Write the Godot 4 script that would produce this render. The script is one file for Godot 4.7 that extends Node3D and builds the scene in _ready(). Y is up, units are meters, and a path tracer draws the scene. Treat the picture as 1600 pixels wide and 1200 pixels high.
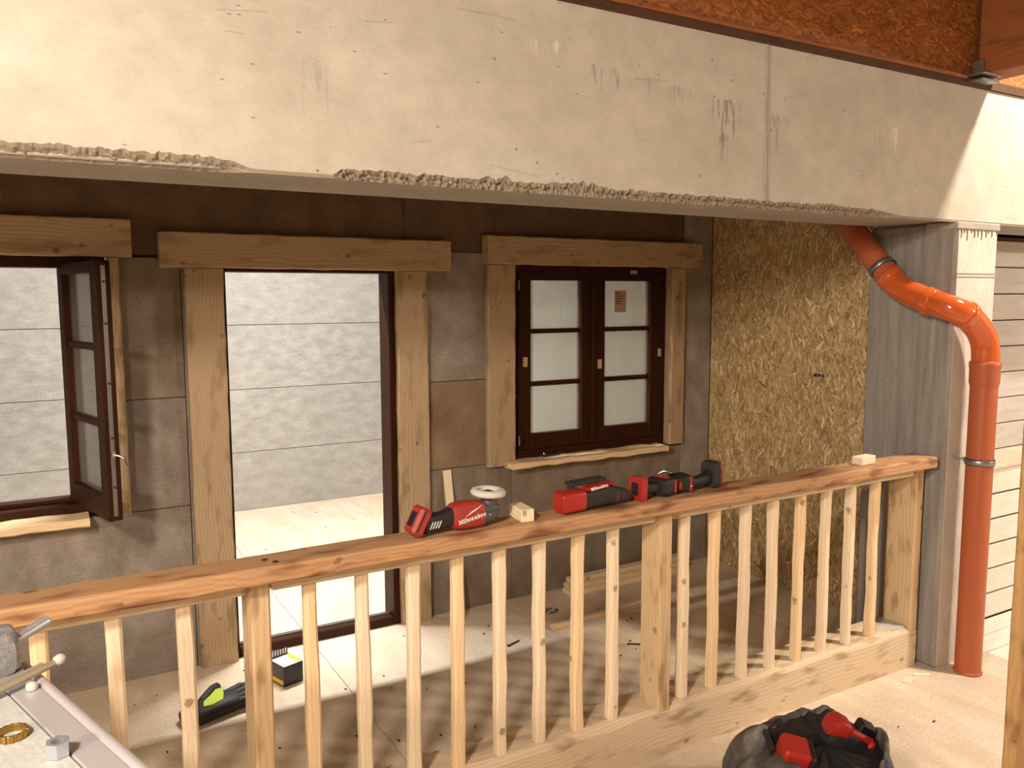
extends Node3D
# A building site: a porch behind a concrete beam, with a timber railing, a doorway and two windows.
# World: x runs along the house wall to the right, y up, +z from the house wall towards the viewer.

var M := {}
var used := {}
var rng := RandomNumberGenerator.new()

# ---------------------------------------------------------------- mesh builder
class MB:
	var v := PackedVector3Array()
	var n := PackedVector3Array()
	var t := PackedVector2Array()
	var X := Transform3D.IDENTITY
	var ts := Vector2(0.4, 2.0)
	var off := Vector2.ZERO
	var axis := 0

	func tri(a: Vector3, b: Vector3, c: Vector3, na: Vector3, nb: Vector3, nc: Vector3, ta: Vector2, tb: Vector2, tc: Vector2) -> void:
		var fn := (b - a).cross(c - a)
		if fn.length_squared() < 1e-16:
			return
		var bs := X.basis
		if fn.dot(na + nb + nc) > 0.0:
			v.append(X * a); v.append(X * c); v.append(X * b)
			n.append((bs * na).normalized()); n.append((bs * nc).normalized()); n.append((bs * nb).normalized())
			t.append(ta); t.append(tc); t.append(tb)
		else:
			v.append(X * a); v.append(X * b); v.append(X * c)
			n.append((bs * na).normalized()); n.append((bs * nb).normalized()); n.append((bs * nc).normalized())
			t.append(ta); t.append(tb); t.append(tc)

	func uvof(p: Vector3, nr: Vector3) -> Vector2:
		var m := nr.abs()
		var d := 0
		if m.y >= m.x and m.y >= m.z:
			d = 1
		elif m.z >= m.x:
			d = 2
		var u := 0.0
		var w := 0.0
		if d == axis:
			u = p[(axis + 1) % 3]
			w = p[(axis + 2) % 3]
		else:
			w = p[axis]
			u = p[3 - axis - d] + 0.13 * float(d)
		return Vector2(u / ts.x, w / ts.y) + off

	func poly(p: Array, nr: Vector3) -> void:
		for i in range(1, p.size() - 1):
			tri(p[0], p[i], p[i + 1], nr, nr, nr, uvof(p[0], nr), uvof(p[i], nr), uvof(p[i + 1], nr))

	func box(lo: Vector3, hi: Vector3, bev := 0.004) -> void:
		var c := (lo + hi) * 0.5
		var h := (hi - lo) * 0.5
		var b := minf(bev, minf(h.x, minf(h.y, h.z)) * 0.9)
		var P := {}
		for sx in [-1, 1]:
			for sy in [-1, 1]:
				for sz in [-1, 1]:
					var s := Vector3(sx, sy, sz)
					for k in 3:
						var q := h - Vector3(b, b, b)
						q[k] = h[k]
						P[[sx, sy, sz, k]] = c + q * s
		for k in 3:
			var i := (k + 1) % 3
			var j := (k + 2) % 3
			for s in [-1, 1]:
				var pts := []
				for e in [[-1, -1], [1, -1], [1, 1], [-1, 1]]:
					var key := [0, 0, 0, k]
					key[k] = s
					key[i] = e[0]
					key[j] = e[1]
					pts.append(P[key])
				var nr := Vector3.ZERO
				nr[k] = s
				poly(pts, nr)
			if b > 0.0:
				# edges parallel to axis k between faces i and j
				for si in [-1, 1]:
					for sj in [-1, 1]:
						var pts2 := []
						for q in [[-1, i], [-1, j], [1, j], [1, i]]:
							var key := [0, 0, 0, q[1]]
							key[k] = q[0]
							key[i] = si
							key[j] = sj
							pts2.append(P[key])
						var nr2 := Vector3.ZERO
						nr2[i] = si
						nr2[j] = sj
						poly(pts2, nr2.normalized())
		if b > 0.0:
			for sx in [-1, 1]:
				for sy in [-1, 1]:
					for sz in [-1, 1]:
						poly([P[[sx, sy, sz, 0]], P[[sx, sy, sz, 1]], P[[sx, sy, sz, 2]]], Vector3(sx, sy, sz).normalized())

	func cbox(c: Vector3, s: Vector3, bev := 0.004) -> void:
		box(c - s * 0.5, c + s * 0.5, bev)

	# rings of equal size, joined in order; smooth or faceted round the ring
	func loft(rings: Array, smooth := true, caps := true, along_smooth := true) -> void:
		var m: int = rings.size()
		var k: int = rings[0].size()
		var cen := []
		for r in rings:
			var s := Vector3.ZERO
			for p in r:
				s += p
			cen.append(s / float(k))
		var nm := []
		for i in m:
			var row := PackedVector3Array()
			for j in k:
				var a: Vector3 = rings[i][(j + 1) % k] - rings[i][(j + k - 1) % k]
				var b: Vector3
				if i == 0:
					b = rings[1][j] - rings[0][j]
				elif i == m - 1:
					b = rings[i][j] - rings[i - 1][j]
				else:
					b = rings[i + 1][j] - rings[i - 1][j]
				var q := a.cross(b)
				if q.length() < 1e-9:
					q = rings[i][j] - cen[i]
				q = q.normalized()
				row.append(q)
			nm.append(row)
		# orientation: outward
		var sgn := 0.0
		for i in m:
			for j in k:
				sgn += nm[i][j].dot(rings[i][j] - cen[i])
		var f := 1.0 if sgn >= 0.0 else -1.0
		var vl := 0.0
		for i in m - 1:
			var vl2: float = vl + cen[i].distance_to(cen[i + 1])
			var ul := 0.0
			for j in k:
				var j2 := (j + 1) % k
				var a: Vector3 = rings[i][j]
				var b: Vector3 = rings[i][j2]
				var c: Vector3 = rings[i + 1][j2]
				var d: Vector3 = rings[i + 1][j]
				var ul2 := ul + a.distance_to(b)
				var ta := Vector2(ul / ts.x, vl / ts.y) + off
				var tb := Vector2(ul2 / ts.x, vl / ts.y) + off
				var tc := Vector2(ul2 / ts.x, vl2 / ts.y) + off
				var td := Vector2(ul / ts.x, vl2 / ts.y) + off
				ul = ul2
				if smooth:
					var na: Vector3 = nm[i][j] * f
					var nb: Vector3 = nm[i][j2] * f
					var nc: Vector3 = nm[i + 1][j2] * f
					var nd: Vector3 = nm[i + 1][j] * f
					tri(a, b, c, na, nb, nc, ta, tb, tc)
					tri(a, c, d, na, nc, nd, ta, tc, td)
				else:
					var fn := (b - a).cross(d - a)
					if fn.length() < 1e-10:
						fn = (c - b).cross(d - b)
					fn = fn.normalized()
					if fn.dot((a + b + c + d) * 0.25 - (cen[i] + cen[i + 1]) * 0.5) < 0.0:
						fn = -fn
					tri(a, b, c, fn, fn, fn, ta, tb, tc)
					tri(a, c, d, fn, fn, fn, ta, tc, td)
			vl = vl2
		if caps:
			for e in [0, m - 1]:
				var o: Vector3 = cen[e] - cen[1 if e == 0 else m - 2]
				if o.length() < 1e-7:
					o = (rings[e][1] - rings[e][0]).cross(rings[e][2] - rings[e][0])
				var cn := (rings[e][1] - cen[e]).cross(rings[e][0] - cen[e]) as Vector3
				if cn.length() < 1e-10:
					continue
				cn = cn.normalized()
				if cn.dot(o) < 0.0:
					cn = -cn
				for j in k:
					var p: Vector3 = rings[e][j]
					var q: Vector3 = rings[e][(j + 1) % k]
					tri(cen[e], p, q, cn, cn, cn, uvof(cen[e], cn), uvof(p, cn), uvof(q, cn))

	func tube(path: Array, rad, sides := 16, caps := true) -> void:
		var rings := []
		var up := Vector3.ZERO
		for i in path.size():
			var d: Vector3
			if i == 0:
				d = path[1] - path[0]
			elif i == path.size() - 1:
				d = path[i] - path[i - 1]
			else:
				d = (path[i + 1] - path[i]).normalized() + (path[i] - path[i - 1]).normalized()
			d = d.normalized()
			if i == 0:
				up = Vector3.UP if absf(d.y) < 0.9 else Vector3.RIGHT
			var side := d.cross(up).normalized()
			up = side.cross(d).normalized()
			var r: float = rad[i] if rad is Array else rad
			var ring := PackedVector3Array()
			for j in sides:
				var a := TAU * j / sides
				ring.append(path[i] + (side * cos(a) + up * sin(a)) * r)
			rings.append(ring)
		loft(rings, true, caps)

	# profile of (radius, height) pairs about the y axis at c
	func lathe(c: Vector3, prof: Array, sides := 24, caps := true) -> void:
		var rings := []
		for p in prof:
			var ring := PackedVector3Array()
			for j in sides:
				var a := TAU * j / sides
				ring.append(c + Vector3(cos(a) * p.x, p.y, sin(a) * p.x))
			rings.append(ring)
		loft(rings, true, caps)

	# polygon in xy, extruded from z0 to z1
	func prism(pg: PackedVector2Array, z0: float, z1: float) -> void:
		var idx := Geometry2D.triangulate_polygon(pg)
		for i in range(0, idx.size(), 3):
			for e in [[z0, -1.0], [z1, 1.0]]:
				var z: float = e[0]
				var nr := Vector3(0, 0, e[1] * signf(z1 - z0))
				var a := Vector3(pg[idx[i]].x, pg[idx[i]].y, z)
				var b := Vector3(pg[idx[i + 1]].x, pg[idx[i + 1]].y, z)
				var c := Vector3(pg[idx[i + 2]].x, pg[idx[i + 2]].y, z)
				tri(a, b, c, nr, nr, nr, uvof(a, nr), uvof(b, nr), uvof(c, nr))
		var cw := Geometry2D.is_polygon_clockwise(pg)
		for i in pg.size():
			var p := pg[i]
			var q := pg[(i + 1) % pg.size()]
			var d := q - p
			var nr := Vector3(d.y, -d.x, 0).normalized()
			if cw:
				nr = -nr
			poly([Vector3(p.x, p.y, z0), Vector3(q.x, q.y, z0), Vector3(q.x, q.y, z1), Vector3(p.x, p.y, z1)], nr)

	func commit() -> ArrayMesh:
		var arr := []
		arr.resize(Mesh.ARRAY_MAX)
		arr[Mesh.ARRAY_VERTEX] = v
		arr[Mesh.ARRAY_NORMAL] = n
		arr[Mesh.ARRAY_TEX_UV] = t
		var am := ArrayMesh.new()
		am.add_surface_from_arrays(Mesh.PRIMITIVE_TRIANGLES, arr)
		return am

func mb(axis := 0, ts := Vector2(0.4, 2.0)) -> MB:
	var b := MB.new()
	b.axis = axis
	b.ts = ts
	b.off = Vector2(rng.randf(), rng.randf())
	return b

# superellipse ring across x
func rr(x: float, cy: float, cz: float, h: float, w: float, e := 4.0, k := 20) -> PackedVector3Array:
	var r := PackedVector3Array()
	for j in k:
		var a := TAU * (j + 0.5) / k
		var c := cos(a)
		var s := sin(a)
		r.append(Vector3(x, cy + 0.5 * h * signf(c) * pow(absf(c), 2.0 / e), cz + 0.5 * w * signf(s) * pow(absf(s), 2.0 / e)))
	return r

func rrs(list: Array, e := 4.0) -> Array:
	var out := []
	for s in list:
		out.append(rr(s[0], s[1], s[2], s[3], s[4], s[5] if s.size() > 5 else e))
	return out

# ---------------------------------------------------------------- nodes
func numbered(called: String) -> String:
	if not used.has(called):
		used[called] = 0
		return called
	used[called] += 1
	return "%s_%03d" % [called, used[called]]

func obj(called: String, b: MB, m: Material, parent: Node = null) -> MeshInstance3D:
	return mesh_obj(called, b.commit(), m, parent)

func mesh_obj(called: String, me: Mesh, m: Material, parent: Node = null) -> MeshInstance3D:
	var o := MeshInstance3D.new()
	o.mesh = me
	o.material_override = m
	o.cast_shadow = GeometryInstance3D.SHADOW_CASTING_SETTING_ON
	if parent == null:
		o.name = numbered(called)
		add_child(o)
	else:
		o.name = called
		parent.add_child(o, true)
	return o

func thing(called: String, label: String, category: String, at := Vector3.ZERO, group := "") -> Node3D:
	var o := Node3D.new()
	o.name = numbered(called)
	add_child(o)
	o.position = at
	tag(o, label, category, group)
	return o

func tag(o: Node, label: String, category: String, group := "") -> void:
	o.set_meta("label", label)
	o.set_meta("category", category)
	if group != "":
		o.set_meta("group", group)

func structure(o: Node, label: String, category: String) -> void:
	o.set_meta("kind", "structure")
	tag(o, label, category)

func setting(called: String, label: String, category: String) -> Node3D:
	var o := Node3D.new()
	o.name = called
	add_child(o)
	structure(o, label, category)
	return o

# ---------------------------------------------------------------- textures
func noise(s: int, f: float, o := 3) -> FastNoiseLite:
	var q := FastNoiseLite.new()
	q.seed = s
	q.frequency = f
	q.fractal_octaves = o
	q.noise_type = FastNoiseLite.TYPE_SIMPLEX_SMOOTH
	return q

# noise that closes on itself after w in u and h in v
func seamless(q: FastNoiseLite, u: float, v: float, w: float, h: float, f: Vector2) -> float:
	var a := u / w
	var b := v / h
	var p := q.get_noise_2d(u * f.x, v * f.y) * (1.0 - b) + q.get_noise_2d(u * f.x, (v - h) * f.y) * b
	var r := q.get_noise_2d((u - w) * f.x, v * f.y) * (1.0 - b) + q.get_noise_2d((u - w) * f.x, (v - h) * f.y) * b
	return p * (1.0 - a) + r * a

func to_tex(w: int, h: int, data: PackedByteArray) -> ImageTexture:
	return ImageTexture.create_from_image(Image.create_from_data(w, h, false, Image.FORMAT_RGB8, data))

func put(data: PackedByteArray, i: int, c: Color) -> void:
	data[i] = int(clampf(c.r, 0, 1) * 255.0)
	data[i + 1] = int(clampf(c.g, 0, 1) * 255.0)
	data[i + 2] = int(clampf(c.b, 0, 1) * 255.0)

# w x h pixels cover pw x pl metres; grain along v
func tex_wood(w: int, h: int, pw: float, pl: float, light: Color, dark: Color, stain: Color, stain_amount: float, knots: int, s: int) -> ImageTexture:
	var r := RandomNumberGenerator.new()
	r.seed = s
	var warp := noise(s, 1.0, 2)
	var fine := noise(s + 1, 1.0, 2)
	var blot := noise(s + 2, 1.0, 3)
	var K := []
	for i in knots:
		K.append(Vector3(r.randf() * pw, r.randf() * pl, r.randf_range(0.007, 0.017)))
	var data := PackedByteArray()
	data.resize(w * h * 3)
	for y in h:
		var vv := pl * y / h
		var near := []
		for q in K:
			if absf(q.y - vv) < 0.16:
				near.append(q)
		for x in w:
			var u := pw * x / w
			var d := u + 0.05 * seamless(warp, u, vv, pw, pl, Vector2(3.0, 0.8))
			var kn := 0.0
			for q in near:
				var du: float = u - q.x
				var dv: float = (vv - q.y) * 0.45
				var rr2: float = sqrt(du * du + dv * dv * 0.6)
				d += signf(du) * q.z * exp(-rr2 / (q.z * 1.6)) * 0.9
				var e: float = sqrt(du * du + dv * dv * 3.0) / q.z
				e += 0.5 * fine.get_noise_2d(u * 90.0, vv * 60.0 + q.x * 100.0)
				kn = maxf(kn, (1.0 - smoothstep(0.35, 1.05, e)) * (0.5 + 40.0 * (q.z - 0.007)))
			var g := 0.5 + 0.5 * sin(d * TAU / 0.016)
			g = pow(g, 2.2) * 0.55 + 0.35 * (0.5 + 0.5 * fine.get_noise_2d(u * 420.0, vv * 7.0))
			var b := smoothstep(0.02, 0.55, 1.15 * seamless(blot, u, vv, pw, pl, Vector2(11.0, 3.2)))
			var c := light.lerp(dark, clampf(g, 0, 1) * 0.75)
			c = c.lerp(stain, b * stain_amount)
			c = c.lerp(Color(dark.r * 0.6, dark.g * 0.55, dark.b * 0.5), kn * 0.75)
			put(data, (y * w + x) * 3, c)
	return to_tex(w, h, data)

func tex_osb(w: int, phys: float, pal: Array, s: int) -> ImageTexture:
	var r := RandomNumberGenerator.new()
	r.seed = s
	var data := PackedByteArray()
	data.resize(w * w * 3)
	for i in w * w:
		put(data, i * 3, pal[0])
	var ppm := w / phys
	for i in 7000:
		var ln := r.randf_range(0.03, 0.085) * ppm
		var wd := r.randf_range(0.003, 0.013) * ppm
		var a := r.randfn(PI / 2, 0.45)
		if r.randf() < 0.12:
			a = r.randf() * PI
		var ca := cos(a)
		var sa := sin(a)
		var cx := r.randf() * w
		var cy := r.randf() * w
		var col: Color = pal[r.randi() % pal.size()]
		if r.randf() < 0.05:
			col = col * 0.45
			wd *= 0.35
			ln *= 0.5
		var k := r.randf_range(0.82, 1.14)
		col = Color(col.r * k, col.g * k, col.b * k)
		var nw := int(wd / 0.8) + 1
		var nl := int(ln / 0.8) + 1
		for q in nw:
			var streak := 1.0 + 0.09 * sin(q * 2.3 + i)
			if q == 0:
				streak = 0.78
			var cc := Color(col.r * streak, col.g * streak, col.b * streak)
			var ex := int(r.randf() * 8.0)
			for p in range(ex, nl - int(r.randf() * 8.0)):
				var px := posmod(int(cx + ca * p * 0.8 - sa * q * 0.8), w)
				var py := posmod(int(cy + sa * p * 0.8 + ca * q * 0.8), w)
				put(data, (py * w + px) * 3, cc)
	return to_tex(w, w, data)

# mottled mineral board: base colour, two tones, specks
func tex_mottle(w: int, h: int, phys: Vector2, base: Color, tone: Color, amount: float, stretch: Vector2, speck: float, s: int) -> ImageTexture:
	var a := noise(s, 1.0, 4)
	var b := noise(s + 5, 1.0, 3)
	var c := noise(s + 9, 1.0, 2)
	var data := PackedByteArray()
	data.resize(w * h * 3)
	for y in h:
		var vv := phys.y * y / h
		for x in w:
			var u := phys.x * x / w
			var m := clampf(0.5 + 0.75 * seamless(a, u, vv, phys.x, phys.y, stretch) * 1.15, 0, 1)
			var f := b.get_noise_2d(u * 60.0, vv * 60.0) * 0.07 + c.get_noise_2d(u * 90.0 + 50.0, vv * 5.0) * 0.04
			var q := base.lerp(tone, m * amount)
			var k := 1.0 + f
			if b.get_noise_2d(u * 150.0 + 31.0, vv * 150.0) > speck:
				k *= 0.84
			elif b.get_noise_2d(u * 120.0 + 77.0, vv * 120.0) > speck + 0.06:
				k *= 1.08
			put(data, (y * w + x) * 3, Color(q.r * k, q.g * k, q.b * k))
	return to_tex(w, h, data)

# the face of the cast beam: x from x0 over pw metres, height ph
func tex_beam(w: int, h: int, x0: float, pw: float, y0: float, ph: float) -> ImageTexture:
	var a := noise(41, 1.0, 4)
	var b := noise(42, 1.0, 3)
	var st := noise(43, 1.0, 3)
	var r := RandomNumberGenerator.new()
	r.seed = 9
	var base := Color8(186, 180, 168)
	var warm := Color8(166, 158, 145)
	var data := PackedByteArray()
	data.resize(w * h * 3)
	# drip stains where the photograph shows them: x, top, length, width, strength
	var drips := [[1.56, 2.79, 0.05, 0.10, -0.30], [1.80, 2.74, 0.10, 0.10, 0.28], [1.98, 2.72, 0.05, 0.10, 0.16], [2.15, 2.71, 0.09, 0.08, 0.2], [2.37, 2.69, 0.16, 0.10, 0.42], [2.36, 2.56, 0.10, 0.05, 0.35], [2.67, 2.66, 0.14, 0.07, 0.25], [3.36, 2.68, 0.1, 0.12, -0.22], [0.74, 2.62, 0.18, 0.05, 0.14]]
	for y in h:
		var yy := y0 + ph * (1.0 - float(y) / h)
		for x in w:
			var xx := x0 + pw * x / w
			var m := clampf(0.5 + 0.8 * a.get_noise_2d(xx * 1.6, yy * 2.4), 0, 1)
			var c := base.lerp(warm, m * 0.55)
			var k := 1.0 + 0.025 * b.get_noise_2d(xx * 45.0, yy * 45.0) + 0.05 * b.get_noise_2d(xx * 7.0, yy * 8.0) + 0.015 * b.get_noise_2d(xx * 9.0, yy * 90.0)
			for d in drips:
				if absf(xx - d[0]) < d[3]:
					var q: float = st.get_noise_2d(xx * 34.0, yy * 3.0)
					var q2: float = st.get_noise_2d(xx * 90.0 + 9.0, yy * 14.0)
					var top: float = d[1] + 0.02 * q + 0.008 * q2
					var bot: float = d[1] - d[2] * (0.55 + 1.1 * q)
					if yy < top and yy > bot:
						var e: float = (1.0 - absf(xx - d[0]) / d[3])
						var fd: float = smoothstep(bot, bot + 0.04, yy) * smoothstep(top, top - 0.008, yy)
						k *= 1.0 - 0.6 * d[4] * clampf(0.35 + 1.2 * q + 0.9 * q2, 0, 1) * smoothstep(0.0, 0.5, e) * fd
			put(data, (y * w + x) * 3, Color(c.r * k, c.g * k, c.b * k))
	# pores and scratches
	for i in 150:
		var px := r.randi() % w
		var py := r.randi() % h
		var rad := r.randf_range(0.5, 1.15)
		for yy in range(-1, 2):
			for xx in range(-2, 3):
				if xx * xx * 0.5 + yy * yy <= rad * rad:
					var i3 := (clampi(py + yy, 0, h - 1) * w + clampi(px + xx, 0, w - 1)) * 3
					for k in 3:
						data[i3 + k] = int(data[i3 + k] * 0.62)
	for i in 26:
		var px := r.randf() * w
		var py := r.randf() * h
		var sl := r.randf_range(-0.2, 0.3)
		for q in r.randi_range(10, 60):
			var i3 := (clampi(int(py + q * sl), 0, h - 1) * w + clampi(int(px + q), 0, w - 1)) * 3
			for k in 3:
				data[i3 + k] = int(data[i3 + k] * 0.86)
	return to_tex(w, h, data)

func mat(c: Color, rough := 0.8, metal := 0.0) -> StandardMaterial3D:
	var m := StandardMaterial3D.new()
	m.albedo_color = c
	m.roughness = rough
	m.metallic = metal
	return m

func tmat(tx: Texture2D, rough := 0.8, tint := Color.WHITE) -> StandardMaterial3D:
	var m := mat(tint, rough)
	m.albedo_texture = tx
	m.texture_repeat = true
	return m

func make_materials() -> void:
	var pale := tex_wood(192, 1024, 0.3, 2.0, Color8(242, 226, 200), Color8(222, 197, 162), Color8(228, 202, 166), 0.35, 9, 11)
	var honey := tex_wood(256, 1280, 0.4, 2.4, Color8(186, 162, 130), Color8(152, 126, 96), Color8(124, 100, 74), 0.5, 18, 21)
	var rail := tex_wood(256, 2048, 0.3, 5.6, Color8(208, 168, 128), Color8(172, 128, 90), Color8(122, 82, 54), 0.85, 22, 31)
	var beam := tex_wood(256, 1536, 0.4, 4.0, Color8(224, 206, 178), Color8(198, 174, 140), Color8(156, 132, 102), 0.7, 26, 51)
	M.pale = tmat(pale, 0.75)
	M.pale2 = tmat(pale, 0.75, Color(1.0, 0.96, 0.89))
	M.honey = tmat(honey, 0.8)
	M.rail = tmat(rail, 0.6, Color(0.93, 0.91, 0.88))
	M.timber = tmat(beam, 0.75)
	M.post = tmat(beam, 0.75, Color(0.97, 0.93, 0.86))
	M.glulam = tmat(honey, 0.7, Color(0.80, 0.55, 0.34))
	M.plate = tmat(honey, 0.8, Color(0.42, 0.31, 0.22))
	M.brown = tmat(honey, 0.55, Color(0.31, 0.18, 0.10))
	M.brown.metallic_specular = 0.3
	M.osb = tmat(tex_osb(1024, 1.25, [Color8(190, 162, 116), Color8(176, 148, 104), Color8(204, 176, 130), Color8(220, 196, 154), Color8(160, 132, 90), Color8(194, 166, 120)], 3), 0.8)
	M.osb_warm = tmat(M.osb.albedo_texture, 0.7, Color(0.78, 0.55, 0.34))
	M.beam_face = tmat(tex_beam(2048, 256, -2.0, 7.6, 2.25, 0.7), 0.85)
	var conc := tex_mottle(512, 512, Vector2(1.2, 1.2), Color8(170, 165, 156), Color8(136, 130, 122), 0.7, Vector2(3.0, 3.0), 0.52, 61)
	M.concrete = tmat(conc, 0.9)
	M.rough_concrete = tmat(conc, 0.95, Color(0.9, 0.86, 0.8))
	M.column = tmat(tex_mottle(512, 512, Vector2(0.9, 0.9), Color8(160, 156, 151), Color8(120, 117, 114), 0.9, Vector2(16.0, 0.9), 0.6, 66), 0.9)
	M.slurry = tmat(tex_mottle(256, 512, Vector2(0.45, 0.9), Color8(206, 200, 188), Color8(182, 175, 164), 0.8, Vector2(7.0, 3.0), 0.5, 68), 0.9)
	var board := tex_mottle(512, 512, Vector2(1.4, 1.4), Color8(160, 151, 141), Color8(122, 112, 101), 0.9, Vector2(4.0, 5.0), 0.42, 71)
	M.board = tmat(board, 0.9)
	M.board2 = tmat(board, 0.9, Color(0.93, 0.90, 0.86))
	M.board3 = tmat(board, 0.9, Color(0.96, 0.86, 0.74))
	M.board4 = tmat(board, 0.9, Color(1.05, 1.05, 1.06))
	M.board5 = tmat(board, 0.9, Color(0.72, 0.62, 0.52))  # same board tinted darker, stands in for shade on the upper wall band
	M.far_board = tmat(tex_mottle(512, 512, Vector2(1.9, 1.9), Color8(180, 177, 172), Color8(146, 141, 134), 0.75, Vector2(9.0, 5.0), 0.45, 75), 0.9)
	M.white_board = tmat(tex_mottle(256, 512, Vector2(0.8, 1.6), Color8(214, 216, 208), Color8(190, 194, 186), 0.6, Vector2(6.0, 1.5), 0.5, 81), 0.8)
	M.white_plank = tmat(tex_mottle(256, 256, Vector2(0.8, 0.8), Color8(236, 230, 220), Color8(216, 208, 196), 0.6, Vector2(12.0, 1.5), 0.55, 85), 0.8)
	M.grey_plank = tmat(tex_mottle(256, 256, Vector2(0.8, 0.8), Color8(204, 199, 193), Color8(176, 170, 165), 0.7, Vector2(12.0, 1.5), 0.5, 87), 0.85)
	M.ply = tmat(tex_mottle(768, 768, Vector2(2.5, 2.5), Color8(226, 212, 192), Color8(196, 178, 154), 0.75, Vector2(1.6, 5.0), 0.56, 91), 0.8)
	M.ply2 = tmat(M.ply.albedo_texture, 0.8, Color(1.0, 0.985, 0.965))
	M.gap = mat(Color8(52, 46, 40), 0.95)
	M.orange = mat(Color8(196, 92, 40), 0.18)
	M.orange.clearcoat_enabled = true
	M.orange.clearcoat = 0.6
	M.orange.clearcoat_roughness = 0.08
	M.orange_pipe = mat(Color8(172, 90, 56), 0.4)
	M.zinc = mat(Color8(150, 152, 152), 0.38, 0.9)
	M.chrome = mat(Color8(205, 208, 212), 0.16, 1.0)
	M.alu = mat(Color8(206, 204, 208), 0.38, 0.35)
	M.brass = mat(Color8(176, 140, 74), 0.4, 0.9)
	M.worn = mat(Color8(168, 156, 136), 0.5, 0.3)
	M.steel = mat(Color8(196, 202, 210), 0.25, 0.6)
	M.cast = tmat(tex_mottle(256, 256, Vector2(0.25, 0.25), Color8(190, 190, 190), Color8(128, 129, 132), 1.0, Vector2(24, 24), 0.35, 95), 0.55)
	M.cast.metallic = 0.35
	M.dark_cast = tmat(M.cast.albedo_texture, 0.5, Color(0.5, 0.5, 0.5))
	M.grey_top = tmat(tex_mottle(256, 256, Vector2(0.6, 0.6), Color8(206, 210, 208), Color8(192, 197, 195), 0.8, Vector2(8, 8), 0.7, 97), 0.4)
	M.red = mat(Color8(164, 36, 28), 0.45)
	M.red_dusty = tmat(tex_mottle(128, 128, Vector2(0.2, 0.2), Color8(168, 44, 34), Color8(150, 58, 46), 0.9, Vector2(30, 30), 0.5, 99), 0.55)
	M.black = mat(Color8(30, 29, 30), 0.6)
	M.black_gloss = mat(Color8(20, 20, 22), 0.3)
	M.rubber = mat(Color8(42, 41, 42), 0.8)
	M.tub = tmat(tex_mottle(512, 512, Vector2(0.8, 0.8), Color8(26, 26, 28), Color8(156, 148, 140), 0.9, Vector2(5, 9), 0.5, 101), 0.5)
	M.tub_in = mat(Color8(24, 23, 24), 0.6)
	M.white = mat(Color8(232, 230, 224), 0.6)
	M.foam = mat(Color8(208, 202, 192), 0.9)
	M.paper = mat(Color8(226, 228, 230), 0.6)
	M.tan_paper = mat(Color8(186, 154, 128), 0.7)
	M.lime = mat(Color8(182, 206, 62), 0.7)
	M.yellow = mat(Color8(226, 190, 30), 0.5)
	M.bark = tmat(beam, 0.9, Color(0.85, 0.75, 0.6))
	M.blue = mat(Color8(48, 52, 110), 0.5)
	var gl := StandardMaterial3D.new()
	gl.albedo_color = Color(0.90, 0.93, 0.90, 0.22)
	gl.transparency = BaseMaterial3D.TRANSPARENCY_ALPHA
	gl.roughness = 0.04
	M.glass = gl
	var gl2: StandardMaterial3D = gl.duplicate()
	gl2.albedo_color = Color(0.92, 0.95, 0.94, 0.10)
	M.glass_clean = gl2
	M.hall_wall = mat(Color8(150, 128, 104), 0.9)
	M.roof = tmat(honey, 0.85, Color(0.62, 0.48, 0.36))

# ---------------------------------------------------------------- light
func lamp(label: String, at: Vector3, energy: float, col: Color, size: float, hang: float) -> void:
	var t := thing("hall_lamp", label, "lamp", at)
	var b := mb(1)
	var k := size / 0.06
	b.lathe(Vector3.ZERO, [Vector2(0.01, 0.13 * k), Vector2(0.05 * k, 0.125 * k), Vector2(0.10 * k, 0.08 * k), Vector2(0.16 * k, 0.03 * k), Vector2(0.165 * k, 0.01 * k)], 32, false)
	obj("lamp_shade", b, M.black, t)
	b = mb(1)
	b.tube([Vector3(0, 0.12 * k, 0), Vector3(0, hang - at.y, 0)], 0.006, 8)
	obj("cable", b, M.black, t)
	b = mb(1)
	b.lathe(Vector3.ZERO, [Vector2(0.004, -size), Vector2(size * 0.7, -size * 0.7), Vector2(size, 0), Vector2(size * 0.7, size * 0.7), Vector2(0.02, size * 1.1)], 20, false)
	var e := mat(col, 0.4)
	e.emission_enabled = true
	e.emission = col
	e.emission_energy_multiplier = 3.0
	obj("lamp_bulb", b, e, t)
	var l := OmniLight3D.new()
	l.name = "lamp_light"
	l.light_color = col
	l.light_energy = energy
	l.light_size = size
	l.omni_range = 30.0
	l.omni_attenuation = 2.0
	l.shadow_enabled = true
	t.add_child(l)

func tube_lamp(at: Vector3, length: float, energy: float, col: Color) -> void:
	var t := thing("tube_lamp", "long ceiling tube lamp lighting the back room", "lamp", at)
	var b := mb(0)
	b.box(Vector3(-length * 0.5, 0.02, -0.05), Vector3(length * 0.5, 0.08, 0.05), 0.006)
	obj("housing", b, M.white, t)
	b = mb(0)
	b.tube([Vector3(-length * 0.5 + 0.02, 0.01, 0), Vector3(length * 0.5 - 0.02, 0.01, 0)], 0.014, 12)
	var e := mat(col, 0.4)
	e.emission_enabled = true
	e.emission = col
	e.emission_energy_multiplier = 3.0
	obj("tube_glow", b, e, t)
	var l := AreaLight3D.new()
	l.name = "tube_light"
	l.area_size = Vector2(length, 0.05)
	l.light_color = col
	l.light_energy = energy
	l.area_range = 30.0
	l.shadow_enabled = true
	t.add_child(l)
	l.position = Vector3(0, -0.012, 0)
	l.rotation_degrees = Vector3(-90, 0, 0)

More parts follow.
